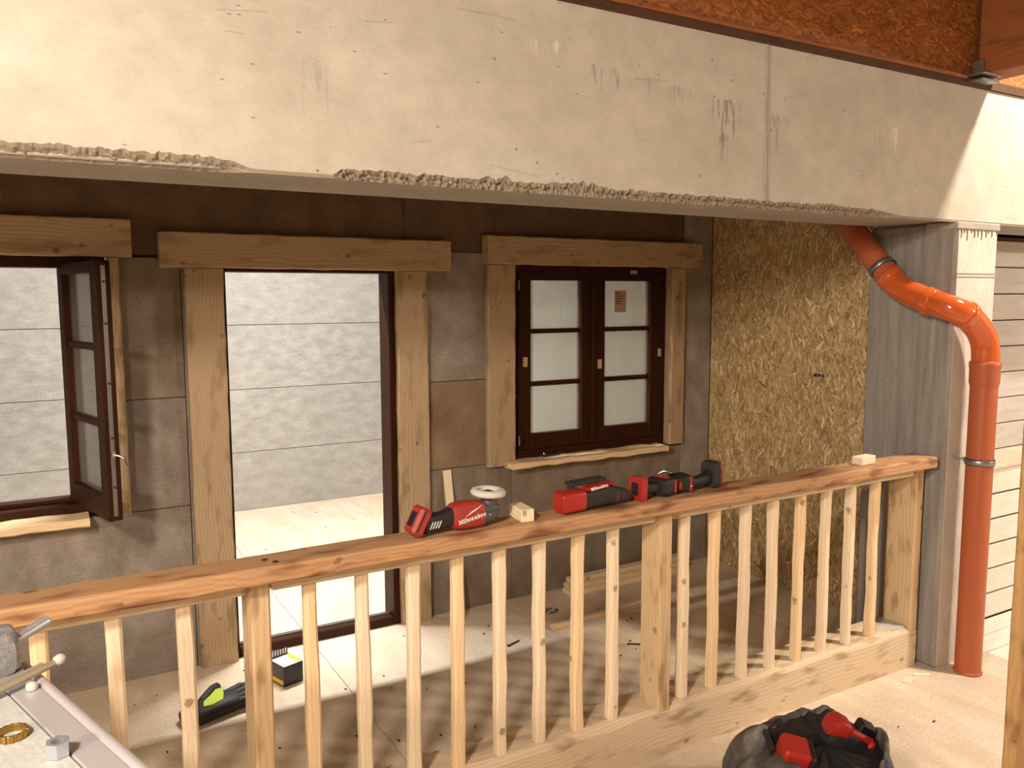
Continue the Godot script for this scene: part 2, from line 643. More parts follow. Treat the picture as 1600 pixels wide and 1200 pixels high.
func wallbox(called: String, label: String, lo: Vector3, hi: Vector3, m: Material, ts := Vector2(1.2, 1.2)) -> MeshInstance3D:
	var b := mb(1, ts)
	b.box(lo, hi, 0.0)
	var o := obj(called, b, m)
	structure(o, label, "wall")
	return o

func piece(called: String, lo: Vector3, hi: Vector3, m: Material, parent: Node, bev := 0.004, axis := 0, ts := Vector2(0.4, 2.0)) -> MeshInstance3D:
	var b := mb(axis, ts)
	if parent is Node3D:
		b.X.origin = -(parent as Node3D).position
	b.box(lo, hi, bev)
	return obj(called, b, m, parent)

# ---------------------------------------------------------------- the setting
func build_floor() -> void:
	var f := setting("floor", "pale plywood floor running through porch and room", "floor")
	var b := mb(0, Vector2(2.5, 2.5))
	b.box(Vector3(-5.2, -0.25, -7.8), Vector3(8.8, -0.022, 5.3), 0.0)
	obj("subfloor", b, M.gap, f)
	var xs := [-5.0, -3.77, -2.52, -1.27, -0.02, 1.23, 2.48, 3.73, 4.36]
	var zs := [-7.6, -6.2, -4.47, -2.6]
	for i in xs.size() - 1:
		for k in zs.size() - 1:
			var q := mb(0, Vector2(2.5, 2.5))
			q.box(Vector3(xs[i] + 0.0015, -0.022, zs[k] + 0.0015), Vector3(xs[i + 1] - 0.0015, 0.0, zs[k + 1] - 0.0015), 0.002)
			obj("plywood_sheet", q, M.ply if (i + k) % 2 else M.ply2, f)
	for c in [[-5.0, 1.2], [1.2, 4.36]]:
		var q := mb(0, Vector2(2.5, 2.5))
		q.box(Vector3(c[0], -0.022, -2.597), Vector3(c[1] - 0.001, 0.0, 5.2), 0.001)
		obj("plywood_sheet", q, M.ply, f)
	for k in 2:
		var q := mb(0, Vector2(2.5, 2.5))
		q.box(Vector3(4.362, -0.022, -7.6 if k == 0 else -0.66), Vector3(8.6, 0.0, -2.9 if k == 0 else 5.2), 0.002)
		obj("plywood_sheet", q, M.ply, f)
	for k in 15:
		var z1 := -2.692 + 0.1353 * k
		var q := mb(0, Vector2(0.8, 0.8))
		q.box(Vector3(4.362, -0.022, z1 + 0.0035), Vector3(8.6, 0.0, z1 + 0.1318), 0.002)
		obj("floor_plank", q, M.white_plank, f)

func build_shell() -> void:
	# house wall with its door and window openings
	var w := setting("wall_back", "grey-brown cement board wall of the porch", "wall")
	var b := mb(0, Vector2(1.4, 1.4))
	var z0 := -4.56
	var z1 := -4.424
	var H := 3.95
	for r in [[-3.2, -1.30, 0.0, H], [-1.30, 0.30, 0.0, 0.87], [-1.30, 0.30, 2.135, H], [0.30, 0.80, 0.0, H], [0.80, 1.79, 2.105, H], [1.79, 2.53, 0.0, H], [2.53, 3.90, 0.0, 0.88], [2.53, 3.90, 2.135, H], [3.90, 7.6, 0.0, H]]:
		b.box(Vector3(r[0], r[2], z0), Vector3(r[1], r[3], z1), 0.0)
	obj("wall_core", b, M.gap, w)
	var panels := [
		[-3.18, -1.30, 0.0, 2.13, 0], [-1.30, 0.624, 0.0, 0.868, 0], [0.295, 0.624, 0.868, 1.43, 0], [0.295, 0.624, 1.43, 2.13, 1], [0.624, 0.80, 0.0, 2.13, 0],
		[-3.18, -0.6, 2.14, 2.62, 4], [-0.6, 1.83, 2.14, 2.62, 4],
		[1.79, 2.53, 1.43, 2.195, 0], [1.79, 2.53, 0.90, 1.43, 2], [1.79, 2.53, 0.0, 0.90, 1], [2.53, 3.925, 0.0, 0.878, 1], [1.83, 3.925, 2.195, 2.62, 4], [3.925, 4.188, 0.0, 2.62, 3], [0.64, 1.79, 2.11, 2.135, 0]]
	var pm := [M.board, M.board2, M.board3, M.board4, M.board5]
	for p in panels:
		var q := mb(0, Vector2(1.4, 1.4))
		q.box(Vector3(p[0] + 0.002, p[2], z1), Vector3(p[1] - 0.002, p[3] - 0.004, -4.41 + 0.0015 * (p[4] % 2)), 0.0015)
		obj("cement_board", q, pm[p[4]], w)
	# room behind
	var fw := setting("wall_far", "bright wall of wide grey boards in the room behind", "wall")
	b = mb(0)
	b.box(Vector3(-3.2, 0.0, -7.75), Vector3(7.6, H, -7.57), 0.0)
	obj("wall_core", b, M.gap, fw)
	var ys := [0.0, 0.535, 1.108, 1.685, 2.26, 2.83, 3.4, 3.95]
	for i in ys.size() - 1:
		for c in [[-3.2, 4.6]]:
			var q := mb(0, Vector2(1.9, 1.9))
			q.box(Vector3(c[0], ys[i] + 0.002, -7.57), Vector3(c[1], ys[i + 1] - 0.003, -7.545 + 0.002 * ((i * 7) % 3)), 0.002)
			obj("wide_board", q, M.far_board, fw)
	for i in 8:
		var q := mb(1, Vector2(0.8, 1.6))
		q.box(Vector3(4.603 + i * 0.372, 0.0, -7.57), Vector3(4.603 + i * 0.372 + 0.369, H, -7.545), 0.002)
		obj("upright_board", q, M.white_board, fw)
	wallbox("wall_back_room_left", "plain left wall of the room behind", Vector3(-3.35, 0, -7.75), Vector3(-3.2, H, -2.44), M.far_board, Vector2(1.9, 1.9))
	wallbox("wall_back_room_right", "plain right wall of the room behind", Vector3(7.6, 0, -7.75), Vector3(7.75, H, -2.98), M.far_board, Vector2(1.9, 1.9))
	var c := mb(0)
	c.box(Vector3(-3.35, H, -7.75), Vector3(7.75, H + 0.15, -4.424), 0.0)
	structure(obj("ceiling_back_room", c, M.white_board), "white ceiling of the room behind", "ceiling")
	c = mb(0, Vector2(1.2, 1.2))
	c.box(Vector3(-3.2, 2.62, -4.424), Vector3(7.6, 2.9, -2.86), 0.0)
	structure(obj("ceiling_porch", c, M.concrete), "concrete slab over the porch", "ceiling")
	# side wall of the porch: chipboard sheet
	b = mb(1, Vector2(1.25, 1.25))
	b.box(Vector3(4.19, 0.0, -4.408), Vector3(4.212, 2.62, -2.925), 0.002)
	var o := obj("wall_right", b, M.osb)
	structure(o, "tan oriented strand board wall between window and concrete column", "wall")
	b = mb(1)
	for q in [[0.0, 0.028, 0.0], [0.033, 0.022, 0.004], [0.062, 0.016, 0.0]]:
		b.box(Vector3(4.1885, 1.425 + q[2], -3.49 + q[0]), Vector3(4.1899, 1.445, -3.49 + q[0] + q[1]), 0.0)
	obj("ink_stamp", b, M.gap, o)
	# hall around the viewer
	wallbox("wall_left", "hall wall on the left of the railing", Vector3(-5.2, 0, -2.6), Vector3(-5.0, 5.6, 5.3), M.hall_wall)
	wallbox("wall_hall_right", "hall wall beyond the plank parapet", Vector3(8.6, 0, -7.6), Vector3(8.8, 5.6, 5.3), M.hall_wall)
	wallbox("wall_hall_rear", "hall wall behind the viewer", Vector3(-5.2, 0, 5.2), Vector3(8.8, 5.6, 5.4), M.hall_wall)
	wallbox("wall_hall_front_upper", "upper hall wall above the added deck", Vector3(-5.0, 3.5, -2.62), Vector3(4.15, 5.6, -2.46), M.hall_wall)
	wallbox("wall_hall_front_left", "hall wall left of the porch", Vector3(-5.0, 0, -2.62), Vector3(-3.2, 2.29, -2.46), M.hall_wall)
	c = mb(0)
	c.box(Vector3(-5.2, 5.6, -2.9), Vector3(8.8, 5.75, 5.4), 0.0)
	structure(obj("ceiling", c, M.roof), "timber roof boarding high over the hall", "ceiling")
	c = mb(0)
	c.box(Vector3(-5.2, 3.42, -2.43), Vector3(3.964, 3.5, 5.2), 0.0)  # unseen deck added to block the high lamp left of the roof beam
	structure(obj("ceiling_added_deck", c, M.roof), "unseen timber deck added to keep the high lamp off the left part of the hall", "ceiling")

func build_concrete() -> void:
	var t := thing("concrete_beam", "long cast concrete beam with crumbling lower edge above the porch", "beam", Vector3(1.0, 2.29, -2.65))
	var b := mb(0, Vector2(1.2, 1.2))
	b.X.origin = -t.position
	b.box(Vector3(-5.0, 2.292, -2.862), Vector3(8.6, 2.93, -2.462), 0.004)
	obj("beam_core", b, M.concrete, t)
	var face := MB.new()
	var edge := mb(0, Vector2(1.2, 1.2))
	face.X.origin = -t.position
	edge.X.origin = -t.position
	var n1 := noise(5, 1.0, 4)
	var n2 := noise(6, 1.0, 3)
	var dx := 0.008
	var cols := int(10.4 / dx)
	var rows := []
	for i in cols + 1:
		var x := -2.0 + i * dx
		var k := 0.5 + 0.5 * n1.get_noise_2d(x * 22.0, 3.0)
		var k2 := 0.5 + 0.5 * n2.get_noise_2d(x * 70.0, 9.0)
		var e := 2.291
		var d := 0.002
		var rough := 0.0
		var lin := 0.0
		if x < 0.56:
			var s := 1.0 - smoothstep(0.46, 0.56, x)
			e += s * (0.012 + 0.016 * k + 0.010 * k2)
			d += s * (0.034 + 0.008 * k)
			rough = s * 0.4
			lin = s
		elif x > 0.78 and x < 3.55:
			var s := smoothstep(0.78, 0.83, x) * (1.0 - smoothstep(3.2, 3.55, x))
			var big := smoothstep(0.5, 0.8, 0.5 + 0.5 * n1.get_noise_2d(x * 4.0, 17.0))
			e += s * (0.008 + 0.030 * k * (0.5 + big) + 0.010 * k2)
			d += s * (0.010 + 0.012 * k)
			rough = s
		var r := [Vector3(x, 2.93, -2.44), Vector3(x, e + 0.004, -2.44)]
		for q in 4:
			var f := (q + 1) / 5.0
			var nn := n2.get_noise_2d(x * 95.0, q * 7.0) * 0.010 * rough
			var nz := n2.get_noise_2d(x * 80.0 + 40.0, q * 11.0) * 0.020 * rough
			r.append(Vector3(x, lerpf(e, 2.286, f) + nn * (1.0 - f), -2.44 - d * lerpf(minf(1.0, f * 3.0), f, lin) + nz + 0.003 * rough))
		r.append(Vector3(x, 2.284, -2.4405 - d * 1.05))
		r.append(Vector3(x, 2.288, -2.464 - d))
		rows.append(r)
	for i in cols:
		for q in 7:
			var a: Vector3 = rows[i][q]
			var bb: Vector3 = rows[i + 1][q]
			var cc: Vector3 = rows[i + 1][q + 1]
			var dd: Vector3 = rows[i][q + 1]
			if q == 0:
				var u := [a, bb, cc, dd].map(func(p): return Vector2((p.x + 2.0) / 7.6, 1.0 - (p.y - 2.25) / 0.7))
				var nz := Vector3(0, 0, 1)
				face.tri(a, bb, cc, nz, nz, nz, u[0], u[1], u[2])
				face.tri(a, cc, dd, nz, nz, nz, u[0], u[2], u[3])
			else:
				for tr in [[a, bb, cc], [a, cc, dd]]:
					var fn: Vector3 = (tr[1] - tr[0]).cross(tr[2] - tr[0])
					if fn.length() < 1e-12:
						continue
					fn = fn.normalized()
					if fn.dot(Vector3(0, -0.4, 1)) < 0.0:
						fn = -fn
					edge.poly(tr, fn)
	obj("cast_face", face, M.beam_face, t)
	obj("broken_edge", edge, M.rough_concrete, t)
	b = mb(1, Vector2(1.2, 1.2))
	b.X.origin = -t.position
	b.tube([Vector3(2.588, 2.93, -2.4395), Vector3(2.592, 2.6, -2.4395), Vector3(2.602, 2.315, -2.4395)], 0.006, 6)
	b.tube([Vector3(2.606, 2.93, -2.4405), Vector3(2.61, 2.6, -2.4405), Vector3(2.619, 2.315, -2.4405)], 0.004, 6)
	obj("formwork_seam", b, M.concrete, t)

	var c := thing("concrete_column", "grey cast concrete column beside the orange pipe", "column", Vector3(4.095, 0, -2.68))
	b = mb(1, Vector2(0.9, 0.9))
	b.X.origin = -c.position
	b.box(Vector3(3.92, 0.0, -2.925), Vector3(4.27, 2.29, -2.44), 0.014)
	obj("shaft", b, M.column, c)
	b = mb(1, Vector2(0.45, 0.9))
	b.X.origin = -c.position
	b.box(Vector3(3.937, 0.0, -2.441), Vector3(4.262, 2.252, -2.4375), 0.001)
	obj("slurry_coat", b, M.slurry, c)
	b = mb(0, Vector2(0.9, 0.9))
	b.X.origin = -c.position
	b.box(Vector3(3.912, 2.252, -2.6), Vector3(4.278, 2.289, -2.431), 0.005)
	for y in [2.018, 2.034]:
		b.box(Vector3(3.93, y, -2.45), Vector3(4.262, y + 0.006, -2.434), 0.002)
	obj("collar", b, M.concrete, c)
	for i in 11:
		b = mb(1, Vector2(0.9, 0.9))
		b.X.origin = -c.position
		var x := 3.94 + i * 0.03 + rng.randf() * 0.012
		var ln := rng.randf_range(0.015, 0.06)
		b.tube([Vector3(x, 2.256, -2.435), Vector3(x + 0.004, 2.256 - ln * 0.6, -2.436), Vector3(x + 0.002, 2.256 - ln, -2.437)], [0.004, 0.003, 0.0045], 6)
		obj("cement_drip", b, M.rough_concrete, c)

	# roof parts over the beam
	var p := thing("wall_plate", "dark timber plate lying along the top of the concrete beam", "beam", Vector3(1.0, 2.93, -2.5))
	piece("plate_board", Vector3(-5.0, 2.93, -2.6), Vector3(8.6, 2.972, -2.428), M.plate, p, 0.003)
	piece("edge_batten", Vector3(-5.0, 2.958, -2.428), Vector3(3.9, 2.974, -2.412), M.glulam, p, 0.003)
	var f := thing("osb_fascia", "reddish oriented strand board fascia above the concrete beam", "board", Vector3(1.0, 2.974, -2.45))
	b = mb(0, Vector2(1.25, 1.25))
	b.X.origin = -f.position
	b.box(Vector3(-5.0, 2.974, -2.46), Vector3(4.149, 3.42, -2.436), 0.002)
	obj("strand_board", b, M.osb_warm, f)
	b = mb(0, Vector2(1.25, 1.25))
	b.X.origin = -f.position
	b.box(Vector3(4.15, 2.974, -2.46), Vector3(8.6, 5.6, -2.436), 0.002)
	obj("strand_board", b, M.osb_warm, f)
	var g := thing("glulam_beam", "brown glued timber roof beam at the upper right corner", "beam", Vector3(4.055, 2.975, 1.0))
	piece("timber", Vector3(3.965, 2.975, -2.41), Vector3(4.145, 3.42, 5.18), M.glulam, g, 0.008, 2)
	piece("packer_strip", Vector3(3.99, 3.42, -2.41), Vector3(4.12, 3.5, 5.18), M.plate, g, 0.004, 2)
	var k := thing("steel_bracket", "small grey steel angle bracket under the roof beam end", "bracket", Vector3(3.95, 2.94, -2.41))
	piece("bracket_leg", Vector3(3.952, 2.975, -2.424), Vector3(3.962, 3.045, -2.37), M.zinc, k, 0.001)
	piece("bracket_base", Vector3(3.90, 2.966, -2.424), Vector3(4.06, 2.974, -2.34), M.zinc, k, 0.001)
	piece("bearing_plate", Vector3(3.93, 2.946, -2.427), Vector3(4.07, 2.955, -2.36), M.zinc, k, 0.001)

	# planked side beyond the pipe
	var lo := setting("wall_plank_low", "low white plank wall beyond the orange pipe", "wall")
	piece("wall_core", Vector3(4.275, 0.0, -2.9), Vector3(8.6, 0.905, -2.712), M.gap, lo, 0.0)
	for i in 6:
		piece("plank", Vector3(4.278, 0.152 * i + 0.006, -2.712), Vector3(8.6, 0.152 * i + 0.146, -2.692), M.white_plank, lo, 0.003, 0, Vector2(0.8, 0.8))
	piece("ledge", Vector3(4.275, 0.912, -2.985), Vector3(8.6, 0.935, -2.68), M.ply, lo, 0.003, 0, Vector2(2.5, 2.5))
	var hi := setting("wall_plank_high", "grey plank wall above the ledge beyond the pipe", "wall")
	piece("wall_core", Vector3(4.275, 0.936, -3.2), Vector3(8.6, 2.29, -2.994), M.gap, hi, 0.0)
	for i in 8:
		piece("plank", Vector3(4.30, 0.937 + 0.1665 * i + 0.004, -2.994), Vector3(8.6, 0.937 + 0.1665 * (i + 1) - 0.003, -2.972), M.grey_plank, hi, 0.003, 0, Vector2(0.8, 0.8))
	piece("steel_angle", Vector3(4.29, 2.272, -2.99), Vector3(8.6, 2.288, -2.955), M.plate, hi, 0.002)

# ---------------------------------------------------------------- joinery
func rough_board(t: Node3D, called: String, x0: float, x1: float, y0: float, y1: float, z0: float, z1: float, m: Material, amp: float, s: int, axis := 0) -> void:
	# a sawn board along x (or y) with slightly wavering edges
	var nn := noise(s, 1.0, 3)
	var rings := []
	var a0 := x0 if axis == 0 else y0
	var a1 := x1 if axis == 0 else y1
	var k := maxi(6, int((a1 - a0) / 0.06))
	for i in k + 1:
		var a := lerpf(a0, a1, float(i) / k)
		var p := [nn.get_noise_2d(a * 5.0, 1.0), nn.get_noise_2d(a * 5.0, 20.0), nn.get_noise_2d(a * 5.0, 40.0)]
		var c0: float = (y0 if axis == 0 else x0) + amp * p[0]
		var c1: float = (y1 if axis == 0 else x1) + amp * p[1]
		var zf: float = z1 + amp * 0.5 * p[2]
		var r := PackedVector3Array()
		var bv := 0.006
		for q in [[c0 + bv, z0], [c1 - bv, z0], [c1, z0 + bv], [c1, zf - bv], [c1 - bv, zf], [c0 + bv, zf], [c0, zf - bv], [c0, z0 + bv]]:
			r.append((Vector3(a, q[0], q[1]) if axis == 0 else Vector3(q[0], a, q[1])) - t.position)
		rings.append(r)
	var b := mb(axis, Vector2(0.4, 2.4))
	b.loft(rings, false, true)
	obj(called, b, m, t)

func casing(called: String, label: String, category: String, x0: float, x1: float, y0: float, y1: float, z0: float, z1: float, s: int, axis: int, group: String, m: Material = null, amp := 0.005) -> Node3D:
	var t := thing(called, label, category, Vector3((x0 + x1) * 0.5, y0, (z0 + z1) * 0.5), group)
	rough_board(t, "timber", x0, x1, y0, y1, z0, z1, M.honey if m == null else m, amp, s, axis)
	return t

func build_casings() -> void:
	var G := "timber surrounds of the openings"
	casing("casing_post", "wide timber post left of the open doorway", "post", 0.635, 0.822, 0.0, 2.075, -4.408, -4.36, 1, 1, G)
	casing("casing_post", "timber post right of the open doorway", "post", 1.762, 1.95, 0.0, 2.075, -4.408, -4.36, 2, 1, G)
	casing("casing_post", "timber post left of the closed two-leaf window", "post", 2.345, 2.535, 0.885, 2.12, -4.408, -4.36, 3, 1, G)
	casing("casing_post", "narrow timber post right of the closed window, beside the chipboard", "post", 3.785, 3.905, 0.895, 2.12, -4.46, -4.36, 4, 1, G)
	casing("casing_post", "slim timber post right of the open window sash", "post", 0.292, 0.342, 0.865, 2.12, -4.408, -4.36, 5, 1, G)
	casing("lintel", "knotty timber lintel over the open doorway", "lintel", 0.522, 2.085, 2.078, 2.25, -4.408, -4.328, 6, 0, G)
	casing("lintel", "timber lintel over the closed window", "lintel", 2.33, 4.02, 2.124, 2.292, -4.408, -4.328, 7, 0, G)
	casing("lintel", "timber lintel over the open window at the left edge", "lintel", -1.7, 0.40, 2.124, 2.300, -4.408, -4.328, 8, 0, G)
	casing("window_sill", "rough-sawn pale sill board under the closed window", "sill", 2.475, 3.71, 0.868, 0.905, -4.44, -4.285, 9, 0, "sill boards", M.pale2, 0.010)
	casing("window_sill", "rough-sawn pale sill board under the open window", "sill", -1.28, 0.155, 0.852, 0.893, -4.44, -4.285, 10, 0, "sill boards", M.pale2, 0.008)

func sash(parent: Node, called: String, X: Transform3D, w: float, y0: float, y1: float, glass: Material, stile := 0.09, left_rail := 0.09) -> MeshInstance3D:
	# local x along the leaf, z its thickness
	var b := mb(1, Vector2(0.4, 2.4))
	b.X = X
	var h := 0.03
	var top := 0.052
	var bot := 0.098
	b.box(Vector3(0, y0, -h), Vector3(left_rail, y1, h), 0.004)
	b.box(Vector3(w - stile, y0, -h), Vector3(w, y1, h), 0.004)
	b.axis = 0
	b.box(Vector3(left_rail, y1 - top, -h + 0.001), Vector3(w - stile, y1, h - 0.001), 0.003)
	b.box(Vector3(left_rail, y0, -h + 0.001), Vector3(w - stile, y0 + bot, h - 0.001), 0.003)
	var o := obj(called, b, M.brown, parent)
	var ya := y0 + bot
	var yb := y1 - top
	var bar := 0.03
	var ph := (yb - ya - 2.0 * bar) / 3.0
	for i in 3:
		var q := ya + i * (ph + bar)
		if i < 2:
			b = mb(0, Vector2(0.4, 2.4))
			b.X = X
			b.box(Vector3(left_rail - 0.002, q + ph, -0.02), Vector3(w - stile + 0.002, q + ph + bar, 0.02), 0.004)
			obj("glazing_bar", b, M.brown, o)
		b = mb(0)
		b.X = X
		b.box(Vector3(left_rail - 0.004, q - 0.004, -0.006), Vector3(w - stile + 0.004, q + ph + 0.004, -0.002), 0.0)
		obj("pane", b, glass, o)
	return o

func build_openings() -> void:
	# closed window
	var w := setting("window_1", "closed brown two-leaf window with six panes", "window")
	var b := mb(0, Vector2(0.4, 2.4))
	b.box(Vector3(2.545, 2.085, -4.53), Vector3(3.78, 2.13, -4.425), 0.004)
	b.box(Vector3(2.545, 0.885, -4.53), Vector3(3.78, 0.955, -4.425), 0.004)
	b.axis = 1
	b.box(Vector3(2.545, 0.955, -4.53), Vector3(2.59, 2.085, -4.425), 0.004)
	b.box(Vector3(3.735, 0.955, -4.53), Vector3(3.78, 2.085, -4.425), 0.004)
	obj("window_frame", b, M.brown, w)
	var s1 := sash(w, "sash", Transform3D(Basis.IDENTITY, Vector3(2.592, 0, -4.45)), 0.572, 0.957, 2.083, M.glass, 0.095, 0.09)
	var s2 := sash(w, "sash", Transform3D(Basis.IDENTITY, Vector3(3.166, 0, -4.45)), 0.567, 0.957, 2.083, M.glass, 0.09, 0.092)
	piece("cover_strip", Vector3(3.145, 0.96, -4.42), Vector3(3.185, 2.08, -4.408), M.brown, s2, 0.003, 1)
	for q in [[2.635, 1.52, s1, 0.026, 0.06], [3.211, 1.483, s2, 0.026, 0.06], [3.72, 1.54, s2, 0.02, 0.055], [3.487, 2.09, s2, 0.05, 0.024]]:
		piece("paper_tag", Vector3(q[0] - q[3] * 0.5, q[1] - q[4] * 0.5, -4.4205), Vector3(q[0] + q[3] * 0.5, q[1] + q[4] * 0.5, -4.407), M.tan_paper, q[2], 0.0)
	var lab := piece("pane_label", Vector3(3.357, 1.822, -4.452), Vector3(3.455, 1.968, -4.450), M.tan_paper, s2, 0.0)
	b = mb(0)
	for i in 5:
		b.box(Vector3(3.366, 1.945 - i * 0.017, -4.45), Vector3(3.41 + 0.03 * ((i * 3) % 4) / 3.0, 1.951 - i * 0.017, -4.4495), 0.0)
	obj("print", b, M.gap, lab)
	# hinge plates
	for y in [1.02, 2.0]:
		b = mb(1)
		b.tube([Vector3(2.59, y - 0.03, -4.415), Vector3(2.59, y + 0.03, -4.415)], 0.007, 10)
		obj("hinge", b, M.zinc, w)

	# open window at the left edge
	w = setting("window_2", "open brown window with one leaf swung into the porch", "window")
	b = mb(0, Vector2(0.4, 2.4))
	b.box(Vector3(-1.29, 2.072, -4.55), Vector3(0.29, 2.13, -4.43), 0.004)
	b.box(Vector3(-1.29, 0.875, -4.55), Vector3(0.29, 0.935, -4.43), 0.004)
	b.box(Vector3(-1.29, 0.935, -4.55), Vector3(0.29, 0.96, -4.48), 0.004)
	b.axis = 1
	b.box(Vector3(-1.29, 0.96, -4.55), Vector3(-1.2, 2.072, -4.43), 0.004)
	b.box(Vector3(0.095, 0.96, -4.55), Vector3(0.29, 2.072, -4.43), 0.004)
	obj("window_frame", b, M.brown, w)
	var d := Vector3(0.135, 0, 0.545).normalized()
	var X := Transform3D(Basis(d, Vector3.UP, d.cross(Vector3.UP)), Vector3(0.112, 0, -4.485))
	var s := sash(w, "sash", X, 0.56, 0.948, 2.092, M.glass_clean, 0.085, 0.07)
	b = mb(1)
	b.X = X
	b.box(Vector3(0.5595, 0.97, -0.009), Vector3(0.563, 2.07, 0.009), 0.001)
	var strip := obj("lock_strip", b, M.zinc, s)
	b = mb(1)
	b.X = X
	for y in [1.1, 1.32, 1.56, 1.82, 2.0]:
		b.tube([Vector3(0.562, y, 0), Vector3(0.57, y, 0)], 0.005, 8)
	obj("lock_pin", b, M.black, strip)
	b = mb(1)
	b.X = X
	b.box(Vector3(0.563, 1.235, -0.008), Vector3(0.576, 1.265, 0.008), 0.002)
	b.tube([Vector3(0.572, 1.25, 0), Vector3(0.60, 1.235, -0.03), Vector3(0.61, 1.19, -0.04)], 0.006, 8)
	obj("lever", b, M.chrome, strip)

	# doorway
	var dr := setting("door_1", "open doorway with dark brown frame and threshold", "door")
	piece("jamb", Vector3(0.80, 0.0, -4.55), Vector3(0.838, 2.1, -4.40), M.brown, dr, 0.004, 1)
	piece("jamb", Vector3(1.722, 0.0, -4.55), Vector3(1.765, 2.1, -4.40), M.brown, dr, 0.004, 1)
	piece("head", Vector3(0.838, 2.062, -4.55), Vector3(1.722, 2.1, -4.40), M.brown, dr, 0.004, 0)
	piece("threshold", Vector3(0.838, 0.0, -4.5), Vector3(1.722, 0.052, -4.40), M.brown, dr, 0.006, 0)
	piece("weather_strip", Vector3(0.838, 0.052, -4.47), Vector3(1.722, 0.058, -4.455), M.zinc, dr, 0.001, 0)

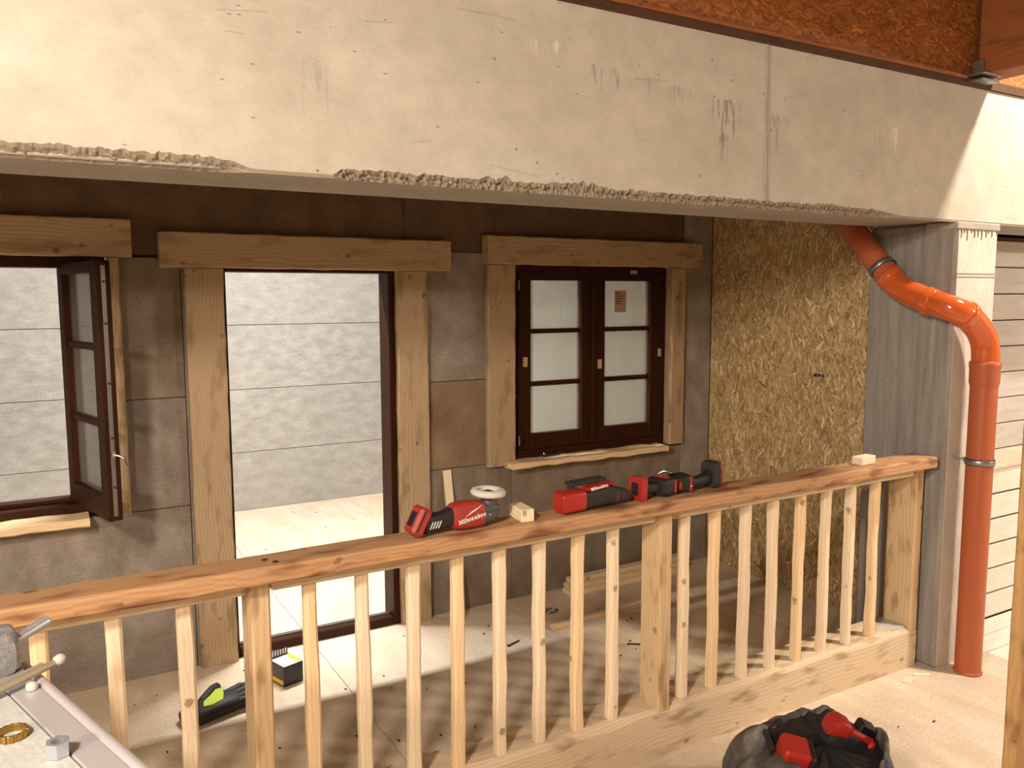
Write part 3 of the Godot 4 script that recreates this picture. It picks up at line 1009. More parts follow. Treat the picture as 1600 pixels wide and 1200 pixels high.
# ---------------------------------------------------------------- railing
func build_railing() -> void:
	var t := thing("railing", "timber railing with hewn balusters across the front of the porch", "railing", Vector3(1.3, 0, -2.57))
	var o := -t.position
	# handrail
	var nn := noise(77, 1.0, 3)
	var rings := []
	for i in 91:
		var x := lerpf(-1.6, 3.855, i / 90.0)
		var w := 0.004 * nn.get_noise_2d(x * 3.0, 0.0)
		var zf := -2.438 + w
		var zb := -2.582 + 0.006 * nn.get_noise_2d(x * 3.0, 30.0)
		var yt := 1.124 + 0.002 * nn.get_noise_2d(x * 4.0, 60.0)
		var yb := 1.068 + 0.004 * nn.get_noise_2d(x * 6.0, 90.0)
		var r := PackedVector3Array()
		for q in [[yb, zb + 0.006], [yb + 0.006, zb], [yt - 0.008, zb], [yt, zb + 0.008], [yt, zf - 0.010], [yt - 0.003, zf - 0.004], [yt - 0.009, zf], [yb + 0.007, zf], [yb, zf - 0.007]]:
			r.append(Vector3(x, q[0], q[1]) + o)
		rings.append(r)
	var b := mb(0, Vector2(0.3, 5.6))
	b.off = Vector2(0.1, 0.3)
	b.loft(rings, false, true)
	var hr := obj("handrail", b, M.rail, t)
	for q in [[0.56, -2.51], [0.585, -2.475], [2.17, -2.5]]:
		b = mb(1)
		b.X.origin = o
		b.lathe(Vector3(q[0], 1.1185, q[1]), [Vector2(0.009, 0.0), Vector2(0.009, 0.008), Vector2(0.004, 0.0085)], 12)
		obj("screw_plug", b, M.plate, hr)
	# rail under the handrail, in bays between the posts
	for q in [[-1.6, 0.505], [0.58, 2.118], [2.208, 3.80]]:
		b = mb(0, Vector2(0.4, 4.0))
		b.X.origin = o
		b.box(Vector3(q[0], 1.018, -2.60), Vector3(q[1], 1.068, -2.518), 0.006)
		obj("under_rail", b, M.timber, t)
	# bottom beam
	rings = []
	for i in 81:
		var x := lerpf(-1.6, 3.875, i / 80.0)
		var zf := -2.514 + 0.006 * nn.get_noise_2d(x * 2.5, 200.0)
		var yt := 0.218 + 0.006 * nn.get_noise_2d(x * 2.5, 230.0)
		var zb := -2.70
		var ch := 0.018 + 0.022 * clampf(nn.get_noise_2d(x * 2.0, 260.0) + 0.3, 0.0, 1.0)
		var r := PackedVector3Array()
		for q in [[0.0, zb], [yt - 0.01, zb], [yt, zb + 0.01], [yt, zf - ch], [yt - ch * 0.5, zf - ch * 0.3], [yt - ch, zf], [0.07, zf + 0.002 * nn.get_noise_2d(x * 6.0, 300.0)], [0.0, zf - 0.002]]:
			r.append(Vector3(x, q[0], q[1]) + o)
		rings.append(r)
	b = mb(0, Vector2(0.4, 4.0))
	b.loft(rings, false, true)
	obj("bottom_beam", b, M.timber, t)
	# posts
	for q in [[0.515, 0.575, -2.655], [2.142, 2.204, -2.64], [3.815, 3.872, -2.675]]:
		b = mb(1, Vector2(0.4, 4.0))
		b.X.origin = o
		b.box(Vector3(q[0], 0.2, q[2]), Vector3(q[1], 1.068, -2.512), 0.006)
		obj("post", b, M.post, t)
	piece("packing_shim", Vector3(3.70, 0.2165, -2.69), Vector3(3.812, 0.222, -2.535), M.grey_plank, t, 0.001)
	# balusters: hewn, six-sided, each a little different
	var xs := [-1.22, -1.03, -0.84, -0.65, -0.46, -0.25, -0.05, 0.138, 0.329, 0.713, 0.89, 1.071, 1.243, 1.417, 1.589, 1.765, 1.938, 2.31, 2.482, 2.666, 2.842, 3.017, 3.193, 3.372, 3.554]
	for i in xs.size():
		var s := rng.randf() * 100.0
		rings = []
		for k in 15:
			var f := k / 14.0
			var y := lerpf(0.213, 1.024, f)
			var px: float = xs[i] + 0.004 * nn.get_noise_2d(y * 2.2, s)
			var pz := -2.563 + 0.005 * nn.get_noise_2d(y * 2.2, s + 300.0)
			var hw := 0.0225 + 0.0028 * nn.get_noise_2d(y * 3.5, s + 20.0)
			var hd := 0.0215 + 0.0028 * nn.get_noise_2d(y * 3.5, s + 40.0)
			var c := 0.006 + 0.004 * (0.5 + 0.5 * nn.get_noise_2d(y * 3.0, s + 60.0))
			var c2 := 0.006 + 0.011 * clampf(0.4 + nn.get_noise_2d(y * 3.0, s + 80.0), 0.0, 1.0)
			var r := PackedVector3Array()
			for q in [[-hw + c, -hd], [hw - c, -hd], [hw, -hd + c], [hw, hd - c], [hw - c, hd], [-hw + c2, hd], [-hw, hd - c2], [-hw, -hd + c]]:
				r.append(Vector3(px + q[0], y, pz + q[1]) + o)
			rings.append(r)
		b = mb(1, Vector2(0.3, 2.0))
		b.loft(rings, false, true)
		obj("baluster", b, M.pale if i % 3 else M.pale2, t)

# ---------------------------------------------------------------- drain pipe
func build_pipe() -> void:
	var t := thing("drain_pipe", "glossy orange plastic drain pipe bending round the concrete column", "pipe", Vector3(4.045, 0, -2.335))
	var o := -t.position
	var R := 0.0625
	var b := mb(1)
	b.X.origin = o
	b.tube([Vector3(4.045, 0.0, -2.335), Vector3(4.045, 1.56, -2.335)], R, 40)
	b.lathe(Vector3(4.045, 0, -2.335), [Vector2(R + 0.004, 0.0), Vector2(R + 0.006, 0.006), Vector2(R + 0.004, 0.014), Vector2(R, 0.016)], 40, false)
	obj("straight_pipe", b, M.orange_pipe, t)
	b = mb(1)
	b.X.origin = o
	b.lathe(Vector3(4.045, 0, -2.335), [Vector2(R, 1.475), Vector2(R + 0.006, 1.50), Vector2(R + 0.006, 1.565), Vector2(R + 0.009, 1.575), Vector2(R + 0.0095, 1.59), Vector2(R + 0.008, 1.603), Vector2(R, 1.605)], 40, false)
	obj("socket", b, M.orange_pipe, t)
	# centre line of the bends
	var P := [Vector3(4.045, 1.56, -2.335), Vector3(4.043, 1.64, -2.336), Vector3(4.03, 1.70, -2.338), Vector3(3.995, 1.755, -2.343), Vector3(3.945, 1.80, -2.35), Vector3(3.90, 1.832, -2.357),
		Vector3(3.86, 1.852, -2.37), Vector3(3.832, 1.868, -2.40), Vector3(3.828, 1.884, -2.45), Vector3(3.832, 1.90, -2.51), Vector3(3.836, 1.93, -2.59), Vector3(3.838, 1.965, -2.66), Vector3(3.84, 2.02, -2.735), Vector3(3.84, 2.31, -3.0), Vector3(3.84, 2.58, -3.24)]
	var C := Curve3D.new()
	for i in P.size():
		var tg: Vector3 = (P[mini(i + 1, P.size() - 1)] - P[maxi(i - 1, 0)]) * 0.16
		C.add_point(P[i], -tg, tg)
	C.bake_interval = 0.012
	var pts := C.get_baked_points()
	var cut := [0, 0, 0, 0]
	var marks := [Vector3(3.90, 1.832, -2.357), Vector3(3.832, 1.90, -2.51), Vector3(3.84, 2.02, -2.735)]
	var idx := [0]
	for m in marks:
		var best := 0
		for i in pts.size():
			if pts[i].distance_to(m) < pts[best].distance_to(m):
				best = i
		idx.append(best)
	idx.append(pts.size() - 1)
	var names := ["elbow", "elbow", "elbow", "inlet_pipe"]
	for k in 4:
		var path := []
		for i in range(idx[k], idx[k + 1] + 1):
			path.append(pts[i])
		b = mb(1)
		b.X.origin = o
		b.tube(path, R + (0.0015 if k % 2 == 0 and k < 3 else 0.0), 40, false)
		var e := obj(names[k], b, M.orange if k < 3 else M.orange_pipe, t)
		# moulded ring at the joint
		if k > 0:
			var d: Vector3 = (pts[idx[k] + 1] - pts[idx[k] - 1]).normalized()
			b = mb(1)
			b.X.origin = o
			var c: Vector3 = pts[idx[k]]
			var ext := 0.035 if k == 2 else 0.02
			b.tube([c - d * ext, c - d * (ext - 0.004), c - d * 0.002, c + d * 0.008, c + d * 0.014, c + d * 0.016], [R + 0.001, R + 0.006, R + 0.006, R + 0.009, R + 0.007, R], 40, false)
			obj("socket_ring", b, M.orange, e)
	# clamps
	for q in [[Vector3(4.045, 1.10, -2.335), Vector3.UP, Vector3(3.97, 1.115, -2.445)], [Vector3(3.84, 2.075, -2.786), (P[13] - P[12]).normalized(), Vector3(3.925, 2.10, -2.80)]]:
		var ax: Vector3 = q[1]
		b = mb(1)
		b.X.origin = o
		b.tube([q[0] - ax * 0.013, q[0] - ax * 0.011, q[0] + ax * 0.011, q[0] + ax * 0.013], [R, R + 0.007, R + 0.007, R], 40, false)
		var cl := obj("pipe_clamp", b, M.zinc, t)
		b = mb(1)
		b.X.origin = o
		b.tube([q[0] - ax * 0.016, q[0] - ax * 0.0155, q[0] + ax * 0.0155, q[0] + ax * 0.016], [R, R + 0.004, R + 0.004, R], 40, false)
		obj("rubber_liner", b, M.rubber, cl)
		b = mb(1)
		b.X.origin = o
		var dir: Vector3 = (q[2] - q[0]).normalized()
		b.tube([q[0] + dir * (R + 0.002), q[2]], 0.005, 8)
		b.tube([q[0] + dir * (R + 0.002), q[0] + dir * (R + 0.014)], 0.01, 6)
		obj("clamp_bolt", b, M.zinc, cl)

# ---------------------------------------------------------------- tools on the rail
func lettering(text: String, size: float, m: Material, parent: Node, X: Transform3D, shear := 0.25) -> void:
	var tm := TextMesh.new()
	var f := SystemFont.new()
	f.font_names = PackedStringArray(["Droid Serif"])
	f.font_italic = true
	f.font_weight = 700
	tm.font = f
	tm.text = text
	tm.font_size = 32
	tm.pixel_size = size / 32.0
	tm.depth = 0.0015
	var o := MeshInstance3D.new()
	o.name = "lettering"
	o.mesh = tm
	o.material_override = m
	parent.add_child(o, true)
	o.transform = X

func build_grinder() -> void:
	var t := thing("angle_grinder", "red and black cordless angle grinder with a pale flap disc, lying on the handrail", "grinder", Vector3(1.20, 1.126, -2.50))
	t.rotation_degrees.y = 4.0
	var b := mb(0)
	# handle, x from -0.12 (battery) to 0.19 (head)
	b.loft(rrs([[-0.115, 0.045, 0, 0.074, 0.062], [-0.09, 0.042, 0, 0.062, 0.056], [-0.05, 0.045, 0, 0.056, 0.052], [-0.01, 0.051, 0, 0.066, 0.06], [0.008, 0.052, 0, 0.08, 0.07]], 3.2))
	obj("grip", b, M.black, t)
	b = mb(0)
	b.loft(rrs([[-0.012, 0.05, 0, 0.072, 0.066], [0.0, 0.05, 0, 0.086, 0.076], [0.03, 0.05, 0, 0.095, 0.082], [0.075, 0.049, 0, 0.094, 0.082], [0.108, 0.046, 0, 0.09, 0.078], [0.112, 0.046, 0, 0.084, 0.072]], 3.6))
	var hs := obj("motor_housing", b, M.red_dusty, t)
	lettering("Milwaukee", 0.020, M.white, hs, Transform3D(Basis.from_euler(Vector3(0, 0, 0.16)), Vector3(0.055, 0.043, 0.0412)))
	b = mb(0)
	b.X = Transform3D(Basis.from_euler(Vector3(0, 0, 0.32)), Vector3(0.06, 0.066, 0.041))
	b.prism(PackedVector2Array([Vector2(-0.035, -0.004), Vector2(0.012, 0.002), Vector2(0.004, 0.0), Vector2(0.04, 0.008), Vector2(-0.008, 0.004), Vector2(-0.002, 0.006)]), 0.0, 0.0014)
	obj("bolt_mark", b, M.white, hs)
	b = mb(0)
	for i in 4:
		b.X = Transform3D(Basis.from_euler(Vector3(0, 0, -0.45)), Vector3(-0.098 + i * 0.011, 0.038, 0.0285 - i * 0.0006))
		b.box(Vector3(-0.0016, -0.013, -0.001), Vector3(0.0016, 0.013, 0.0012), 0.0)
	obj("grip_stripes", b, M.paper, t)
	# battery, tilted
	var X := Transform3D(Basis.from_euler(Vector3(0, 0, -0.5)), Vector3(-0.132, 0.058, 0.0))
	b = mb(0)
	b.X = X
	b.box(Vector3(-0.024, -0.052, -0.036), Vector3(0.024, 0.046, 0.036), 0.010)
	var bt := obj("battery", b, M.red_dusty, t)
	b = mb(0)
	b.X = X
	b.box(Vector3(-0.026, -0.03, -0.02), Vector3(-0.02, 0.022, 0.02), 0.003)
	b.box(Vector3(-0.010, -0.040, 0.0355), Vector3(-0.004, 0.036, 0.037), 0.0005)
	obj("battery_slot", b, M.black, bt)
	b = mb(0)
	b.loft(rrs([[0.108, 0.045, 0, 0.08, 0.07], [0.125, 0.044, 0, 0.08, 0.07], [0.15, 0.046, 0, 0.074, 0.066], [0.17, 0.048, 0, 0.062, 0.058], [0.18, 0.05, 0, 0.04, 0.045]], 2.8))
	b.lathe(Vector3(0.145, 0.0, 0), [Vector2(0.03, 0.07), Vector2(0.03, 0.088), Vector2(0.024, 0.094), Vector2(0.018, 0.1)], 24)
	var gh := obj("gear_head", b, M.dark_cast, t)
	b = mb(0)
	b.lathe(Vector3(0.132, 0.042, 0.034), [Vector2(0.005, 0.0), Vector2(0.005, 0.004), Vector2(0.002, 0.005)], 10)
	obj("screw", b, M.chrome, gh)
	b = mb(0)
	b.X = Transform3D(Basis.from_euler(Vector3(0.03, 0, -0.05)), Vector3(0.145, 0.108, 0))
	b.lathe(Vector3.ZERO, [Vector2(0.022, -0.004), Vector2(0.044, -0.006), Vector2(0.06, -0.002), Vector2(0.064, 0.008), Vector2(0.058, 0.018), Vector2(0.046, 0.021), Vector2(0.034, 0.018), Vector2(0.033, 0.006)], 40, false)
	obj("flap_disc", b, M.foam, t)
	b = mb(0)
	b.X = Transform3D(Basis.from_euler(Vector3(0.03, 0, -0.05)), Vector3(0.145, 0.108, 0))
	b.lathe(Vector3.ZERO, [Vector2(0.034, -0.002), Vector2(0.034, 0.006), Vector2(0.012, 0.006), Vector2(0.011, 0.014), Vector2(0.004, 0.0145)], 24)
	obj("disc_hub", b, M.black, t)

func build_planer() -> void:
	var t := thing("belt_sander", "red and black cordless sander with a long top plate, lying on the handrail", "sander", Vector3(1.80, 1.128, -2.505))
	t.rotation_degrees.y = 3.0
	var b := mb(0)
	b.loft(rrs([[-0.168, 0.038, 0, 0.066, 0.072], [-0.162, 0.040, 0, 0.078, 0.082], [-0.10, 0.041, 0, 0.080, 0.082], [-0.066, 0.041, 0, 0.078, 0.080], [-0.062, 0.041, 0, 0.070, 0.074]], 5.0))
	obj("motor_housing", b, M.red, t)
	b = mb(0)
	b.loft(rrs([[-0.066, 0.039, 0, 0.068, 0.074], [-0.03, 0.04, 0, 0.07, 0.074], [0.03, 0.042, 0, 0.074, 0.072], [0.07, 0.044, 0, 0.078, 0.074]], 4.0))
	var bd := obj("body", b, M.black, t)
	b = mb(0)
	b.loft(rrs([[-0.05, 0.078, 0.008, 0.012, 0.05], [0.0, 0.082, 0.008, 0.02, 0.052], [0.05, 0.082, 0.008, 0.018, 0.05]], 3.0))
	obj("top_cap", b, M.red, bd)
	lettering("Milwaukee", 0.015, M.white, bd, Transform3D(Basis.from_euler(Vector3(-0.35, 0, 0.1)), Vector3(0.0, 0.083, 0.0335)))
	b = mb(0)
	b.loft(rrs([[0.06, 0.042, 0, 0.08, 0.076], [0.10, 0.036, 0, 0.07, 0.074], [0.135, 0.031, 0, 0.058, 0.07], [0.16, 0.027, 0, 0.044, 0.056], [0.172, 0.025, 0, 0.024, 0.03]], 2.6))
	var hd := obj("head", b, M.rubber, t)
	b = mb(0)
	b.X = Transform3D(Basis.from_euler(Vector3(0, 0, PI / 2)), Vector3(0.086, 0.036, 0.0))
	b.lathe(Vector3.ZERO, [Vector2(0.0385, 0.0), Vector2(0.0395, -0.002), Vector2(0.0385, -0.004)], 32, false)
	obj("red_ring", b, M.red, hd)
	b = mb(0)
	b.X = Transform3D(Basis.from_euler(Vector3(0, 0, 0.02)), Vector3(-0.02, 0.098, -0.022))
	b.box(Vector3(-0.085, -0.006, -0.03), Vector3(0.085, 0.008, 0.022), 0.004)
	b.box(Vector3(-0.08, -0.022, -0.02), Vector3(-0.06, -0.004, 0.01), 0.003)
	obj("top_plate", b, M.rubber, t)
	b = mb(0)
	b.box(Vector3(0.062, 0.078, -0.02), Vector3(0.096, 0.088, 0.014), 0.003)
	obj("switch", b, M.red, t)

func build_drills() -> void:
	# left one: battery foot to the left, head to the right
	var t := thing("cordless_drill", "cordless drill with red square battery foot, lying on the handrail between sander and second drill", "drill", Vector3(2.11, 1.126, -2.515), "drills lying on the handrail")
	var b := mb(0)
	var P := [Vector2(-0.036, 0.0), Vector2(0.036, 0.0), Vector2(0.04, 0.016), Vector2(0.036, 0.09), Vector2(-0.03, 0.096), Vector2(-0.04, 0.082)]
	b.X = Transform3D(Basis.from_euler(Vector3(0, PI / 2 + 0.05, 0)), Vector3(-0.088, 0.0, 0.0))
	# a frame: outer block with a dark recess in its face
	b.prism(PackedVector2Array(P), -0.016, 0.016)
	var ft := obj("battery_foot", b, M.red, t)
	b = mb(0)
	b.X = Transform3D(Basis.from_euler(Vector3(0, PI / 2 + 0.05, 0)), Vector3(-0.088, 0.0, 0.0))
	b.box(Vector3(-0.02, 0.02, -0.019), Vector3(0.02, 0.07, -0.0155), 0.002)
	obj("terminal_recess", b, M.black_gloss, ft)
	b = mb(0)
	b.loft(rrs([[-0.085, 0.044, 0, 0.055, 0.05], [-0.06, 0.042, 0, 0.044, 0.042], [-0.02, 0.04, 0.002, 0.042, 0.042], [0.015, 0.042, 0.004, 0.05, 0.046]], 2.8))
	obj("grip", b, M.black, t)
	b = mb(0)
	b.X = Transform3D(Basis.from_euler(Vector3(0, 0.25, 0)), Vector3.ZERO)
	b.loft(rrs([[0.0, 0.04, 0, 0.06, 0.08], [0.015, 0.04, 0, 0.075, 0.1], [0.06, 0.04, 0, 0.076, 0.1], [0.078, 0.04, 0, 0.066, 0.09]], 4.5))
	var hd := obj("head", b, M.black, t)
	b = mb(0)
	b.X = Transform3D(Basis.from_euler(Vector3(0, 0.25, 0)), Vector3.ZERO)
	b.box(Vector3(0.02, 0.074, -0.035), Vector3(0.05, 0.081, 0.035), 0.003)
	b.box(Vector3(0.064, 0.012, 0.03), Vector3(0.08, 0.066, 0.051), 0.003)
	obj("red_trim", b, M.red, hd)
	b = mb(0)
	b.tube([Vector3(0.045, 0.082, -0.04), Vector3(0.06, 0.095, -0.02), Vector3(0.085, 0.09, 0.0)], 0.007, 10)
	obj("belt_clip", b, M.chrome, hd)
	# right one: head to the left, battery foot upright at the right
	t = thing("cordless_drill", "cordless drill with black foot standing up, lying nearest the chipboard wall on the handrail", "drill", Vector3(2.34, 1.126, -2.52), "drills lying on the handrail")
	b = mb(0)
	b.X = Transform3D(Basis.from_euler(Vector3(0, -0.2, 0)), Vector3.ZERO)
	b.loft(rrs([[-0.125, 0.034, 0, 0.056, 0.08], [-0.115, 0.036, 0, 0.07, 0.09], [-0.06, 0.038, 0, 0.074, 0.09], [-0.044, 0.038, 0, 0.062, 0.08]], 4.5))
	hd = obj("head", b, M.black, t)
	b = mb(0)
	b.X = Transform3D(Basis.from_euler(Vector3(0, -0.2, 0)), Vector3.ZERO)
	b.box(Vector3(-0.066, 0.006, -0.046), Vector3(-0.048, 0.07, 0.047), 0.006)
	b.box(Vector3(-0.112, 0.02, 0.040), Vector3(-0.098, 0.05, 0.0465), 0.002)
	obj("red_trim", b, M.red, hd)
	b = mb(0)
	b.lathe(Vector3(-0.078, 0.036, 0.047), [Vector2(0.006, -0.003), Vector2(0.006, 0.003), Vector2(0.002, 0.004)], 10)
	obj("screw", b, M.chrome, hd)
	b = mb(0)
	b.loft(rrs([[-0.05, 0.036, 0, 0.056, 0.05], [-0.01, 0.034, -0.004, 0.044, 0.044], [0.04, 0.04, -0.008, 0.046, 0.044], [0.075, 0.05, -0.012, 0.07, 0.06]], 2.8))
	obj("grip", b, M.black, t)
	b = mb(0)
	b.loft(rrs([[0.066, 0.056, -0.012, 0.104, 0.086], [0.085, 0.056, -0.014, 0.112, 0.1], [0.098, 0.056, -0.014, 0.112, 0.1]], 4.5))
	ft = obj("battery_foot", b, M.rubber, t)
	b = mb(0)
	b.loft(rrs([[0.096, 0.056, -0.014, 0.112, 0.1], [0.108, 0.056, -0.014, 0.112, 0.1], [0.112, 0.056, -0.014, 0.098, 0.088]], 4.5))
	obj("red_plate", b, M.red, ft)

func block(called: String, label: String, at: Vector3, s: Vector3, turn: float, m: Material, category: String, group := "", bev := 0.002, axis := 0) -> MeshInstance3D:
	var b := mb(axis, Vector2(0.3, 2.0))
	b.box(Vector3(-s.x * 0.5, 0, -s.z * 0.5), Vector3(s.x * 0.5, s.y, s.z * 0.5), bev)
	var o := obj(called, b, m)
	o.position = at
	o.rotation_degrees.y = turn
	tag(o, label, category, group)
	return o

# ---------------------------------------------------------------- small things
func build_small() -> void:
	block("wood_block", "small pale wooden offcut on the handrail beside the grinder", Vector3(1.485, 1.125, -2.515), Vector3(0.050, 0.046, 0.11), -6.0, M.pale, "offcut", "offcuts on the handrail", 0.002, 2)
	block("wood_block", "small pale wooden offcut near the right end of the handrail", Vector3(3.40, 1.125, -2.52), Vector3(0.115, 0.038, 0.055), 6.0, M.pale, "offcut", "offcuts on the handrail")
	# strips on the porch floor
	var G := "wood strips on the porch floor"
	block("wood_strip", "pale wood strip on top of the stack against the porch wall", Vector3(3.42, 0.0645, -4.335), Vector3(1.02, 0.03, 0.06), 1.0, M.pale, "strip", G)
	block("wood_strip", "wide wood strip in the middle of the stack against the porch wall", Vector3(3.40, 0.0325, -4.315), Vector3(1.02, 0.03, 0.085), 0.4, M.pale2, "strip", G)
	block("wood_strip", "wide wood strip at the bottom of the stack against the porch wall", Vector3(3.38, 0.0, -4.30), Vector3(1.0, 0.031, 0.1), 0.0, M.pale, "strip", G)
	block("wood_strip", "single pale wood strip lying apart on the porch floor", Vector3(2.86, 0.0, -3.885), Vector3(0.76, 0.026, 0.034), 3.0, M.pale2, "strip", G)
	var st := block("leaning_strip", "pale wood strip leaning upright against the wall by the doorway", Vector3(2.085, 0.0, -4.25), Vector3(0.05, 0.905, 0.02), 0.0, M.pale, "strip", "", 0.002, 1)
	st.rotation_degrees = Vector3(-9.6, 0.0, 0.6)
	# hinge fitting on the sill
	var t := thing("hinge_fitting", "small dark metal window fitting lying on the sill", "fitting", Vector3(2.80, 0.908, -4.40))
	var b := mb(0)
	b.box(Vector3(-0.05, 0.0, -0.012), Vector3(0.06, 0.012, 0.014), 0.003)
	b.tube([Vector3(0.06, 0.008, 0), Vector3(0.11, 0.012, 0.004)], 0.007, 8)
	obj("plate", b, M.rubber, t)
	b = mb(0)
	b.lathe(Vector3(-0.035, 0.006, 0.002), [Vector2(0.01, 0.0), Vector2(0.01, 0.018), Vector2(0.005, 0.02)], 12)
	obj("bolt", b, M.chrome, t)
	# screw box
	t = thing("screw_box", "small black cardboard box with white and yellow label on the porch floor", "box", Vector3(0.985, 0, -4.02))
	t.rotation_degrees.y = 18.0
	b = mb(0)
	b.box(Vector3(-0.055, 0.0, -0.07), Vector3(0.055, 0.105, 0.07), 0.002)
	var bx := obj("carton", b, M.black_gloss, t)
	b = mb(0)
	b.box(Vector3(-0.054, 0.105, -0.05), Vector3(0.054, 0.1065, 0.069), 0.0)
	obj("white_label", b, M.paper, bx)
	b = mb(0)
	b.box(Vector3(0.028, 0.1066, -0.05), Vector3(0.053, 0.1072, 0.066), 0.0)
	obj("yellow_band", b, M.yellow, bx)
	b = mb(0)
	b.box(Vector3(-0.0556, 0.008, -0.06), Vector3(-0.0548, 0.03, 0.06), 0.0)
	obj("yellow_stripe", b, M.yellow, bx)
	b = mb(0)
	for i in 7:
		b.box(Vector3(-0.05 + i * 0.015, 0.107, -0.068), Vector3(-0.043 + i * 0.015, 0.135, -0.066), 0.0)
	obj("striped_flap", b, M.paper, bx)
	b = mb(0)
	b.box(Vector3(-0.055, 0.105, -0.0705), Vector3(0.055, 0.137, -0.068), 0.0)
	obj("back_flap", b, M.black_gloss, bx)
	# glove
	t = thing("work_glove", "black work glove with lime green patch lying on the porch floor", "glove", Vector3(0.64, 0, -3.86))
	t.rotation_degrees.y = 14.0
	b = mb(0)
	b.loft(rrs([[-0.15, 0.02, 0.02, 0.03, 0.10], [-0.13, 0.028, 0.018, 0.05, 0.125], [-0.07, 0.03, 0.012, 0.058, 0.12], [0.0, 0.032, 0.008, 0.06, 0.125], [0.05, 0.03, 0.005, 0.055, 0.125], [0.075, 0.026, 0.004, 0.04, 0.11]], 2.4))
	var fing := [[0.05, -0.045, 0.17, -0.06, 0.017], [0.06, -0.015, 0.185, -0.018, 0.018], [0.06, 0.016, 0.18, 0.03, 0.018], [0.05, 0.045, 0.15, 0.07, 0.016], [-0.04, -0.05, 0.06, -0.15, 0.02]]
	for f in fing:
		b.tube([Vector3(f[0] - 0.02, 0.028, f[1]), Vector3(lerpf(f[0], f[2], 0.5), 0.036, lerpf(f[1], f[3], 0.5)), Vector3(lerpf(f[0], f[2], 0.85), 0.026, lerpf(f[1], f[3], 0.85)), Vector3(f[2], 0.019, f[3])], [f[4] * 1.05, f[4] * 1.08, f[4], f[4] * 0.55], 12)
	obj("glove_shell", b, M.black, t)
	b = mb(0)
	b.X = Transform3D(Basis.from_euler(Vector3(-PI / 2 + 0.12, 0, 0)), Vector3(-0.04, 0.0595, 0.01))
	b.prism(PackedVector2Array([Vector2(-0.055, -0.035), Vector2(-0.02, -0.042), Vector2(0.03, -0.03), Vector2(0.052, 0.01), Vector2(0.055, 0.042), Vector2(0.035, 0.046), Vector2(0.0, 0.02), Vector2(-0.04, -0.005)]), 0.0, 0.004)
	obj("knuckle_patch", b, M.lime, t)
	b = mb(0)
	b.loft(rrs([[-0.165, 0.022, 0.02, 0.036, 0.106], [-0.15, 0.026, 0.019, 0.05, 0.128], [-0.135, 0.028, 0.018, 0.053, 0.13]], 2.6))
	obj("cuff", b, M.rubber, t)
	t.scale = Vector3(1.12, 1.35, 1.2)
	# litter
	block("pencil_stub", "short white stub on the floor at the foot of the column", Vector3(3.80, 0.0, -2.425), Vector3(0.085, 0.012, 0.012), -30.0, M.white, "stub")
	block("wood_shaving", "flat pale shaving on the floor at the railing end", Vector3(3.70, 0.0, -2.43), Vector3(0.09, 0.004, 0.04), 12.0, M.pale, "shaving")
	for q in [[2.20, -3.81, 20.0, "long dark screw lying on the porch floor in the light band"], [2.78, -3.45, -35.0, "dark screw lying on the porch floor behind the middle post"]]:
		t = thing("screw", q[3], "screw", Vector3(q[0], 0.006, q[1]), "screws on the porch floor")
		t.rotation_degrees.y = q[2]
		b = mb(0)
		b.tube([Vector3(-0.045, 0, 0), Vector3(0.04, 0, 0), Vector3(0.05, 0, 0)], [0.004, 0.004, 0.001], 8)
		obj("shank", b, M.rubber, t)
		b = mb(0)
		b.tube([Vector3(-0.052, 0, 0), Vector3(-0.044, 0, 0)], [0.008, 0.004], 10)
		obj("screw_head", b, M.rubber, t)
	b = mb(0)
	for i in 15:
		var a := TAU * i / 14.0
		if i < 14:
			b.tube([Vector3(cos(a) * 0.04, 0.008, sin(a) * 0.03), Vector3(cos(a + TAU / 14) * 0.04, 0.008, sin(a + TAU / 14) * 0.03)], 0.006, 6)
	var rg := obj("metal_ring", b, M.zinc, null)
	rg.position = Vector3(2.63, 0, -4.10)
	tag(rg, "small metal ring lying on the porch floor near the stack of strips", "ring")
	# wood chips nobody could count
	b = mb(0)
	var r := RandomNumberGenerator.new()
	r.seed = 404
	for i in 190:
		var x := r.randf_range(-0.4, 5.4)
		var z := r.randf_range(-4.3, -1.2)
		if i > 168:
			x = r.randf_range(1.2, 3.6)
			z = r.randf_range(-7.3, -4.7)
		if Vector2(x - 0.64, z + 3.86).length() < 0.28:
			continue
		if z < -2.4 and x > 3.8:
			continue
		if z < -2.4 and z > -2.75:
			continue
		var s := r.randf_range(0.003, 0.009)
		b.X = Transform3D(Basis.from_euler(Vector3(r.randf_range(-0.2, 0.2), r.randf() * TAU, 0)), Vector3(x, 0.0015, z))
		b.box(Vector3(-s, -0.001, -s * 0.4), Vector3(s, 0.0025, s * 0.4), 0.0)
	var ch := obj("wood_chips", b, M.plate)
	tag(ch, "scattered dark wood chips and crumbs on the floor", "chips")
	ch.set_meta("kind", "stuff")

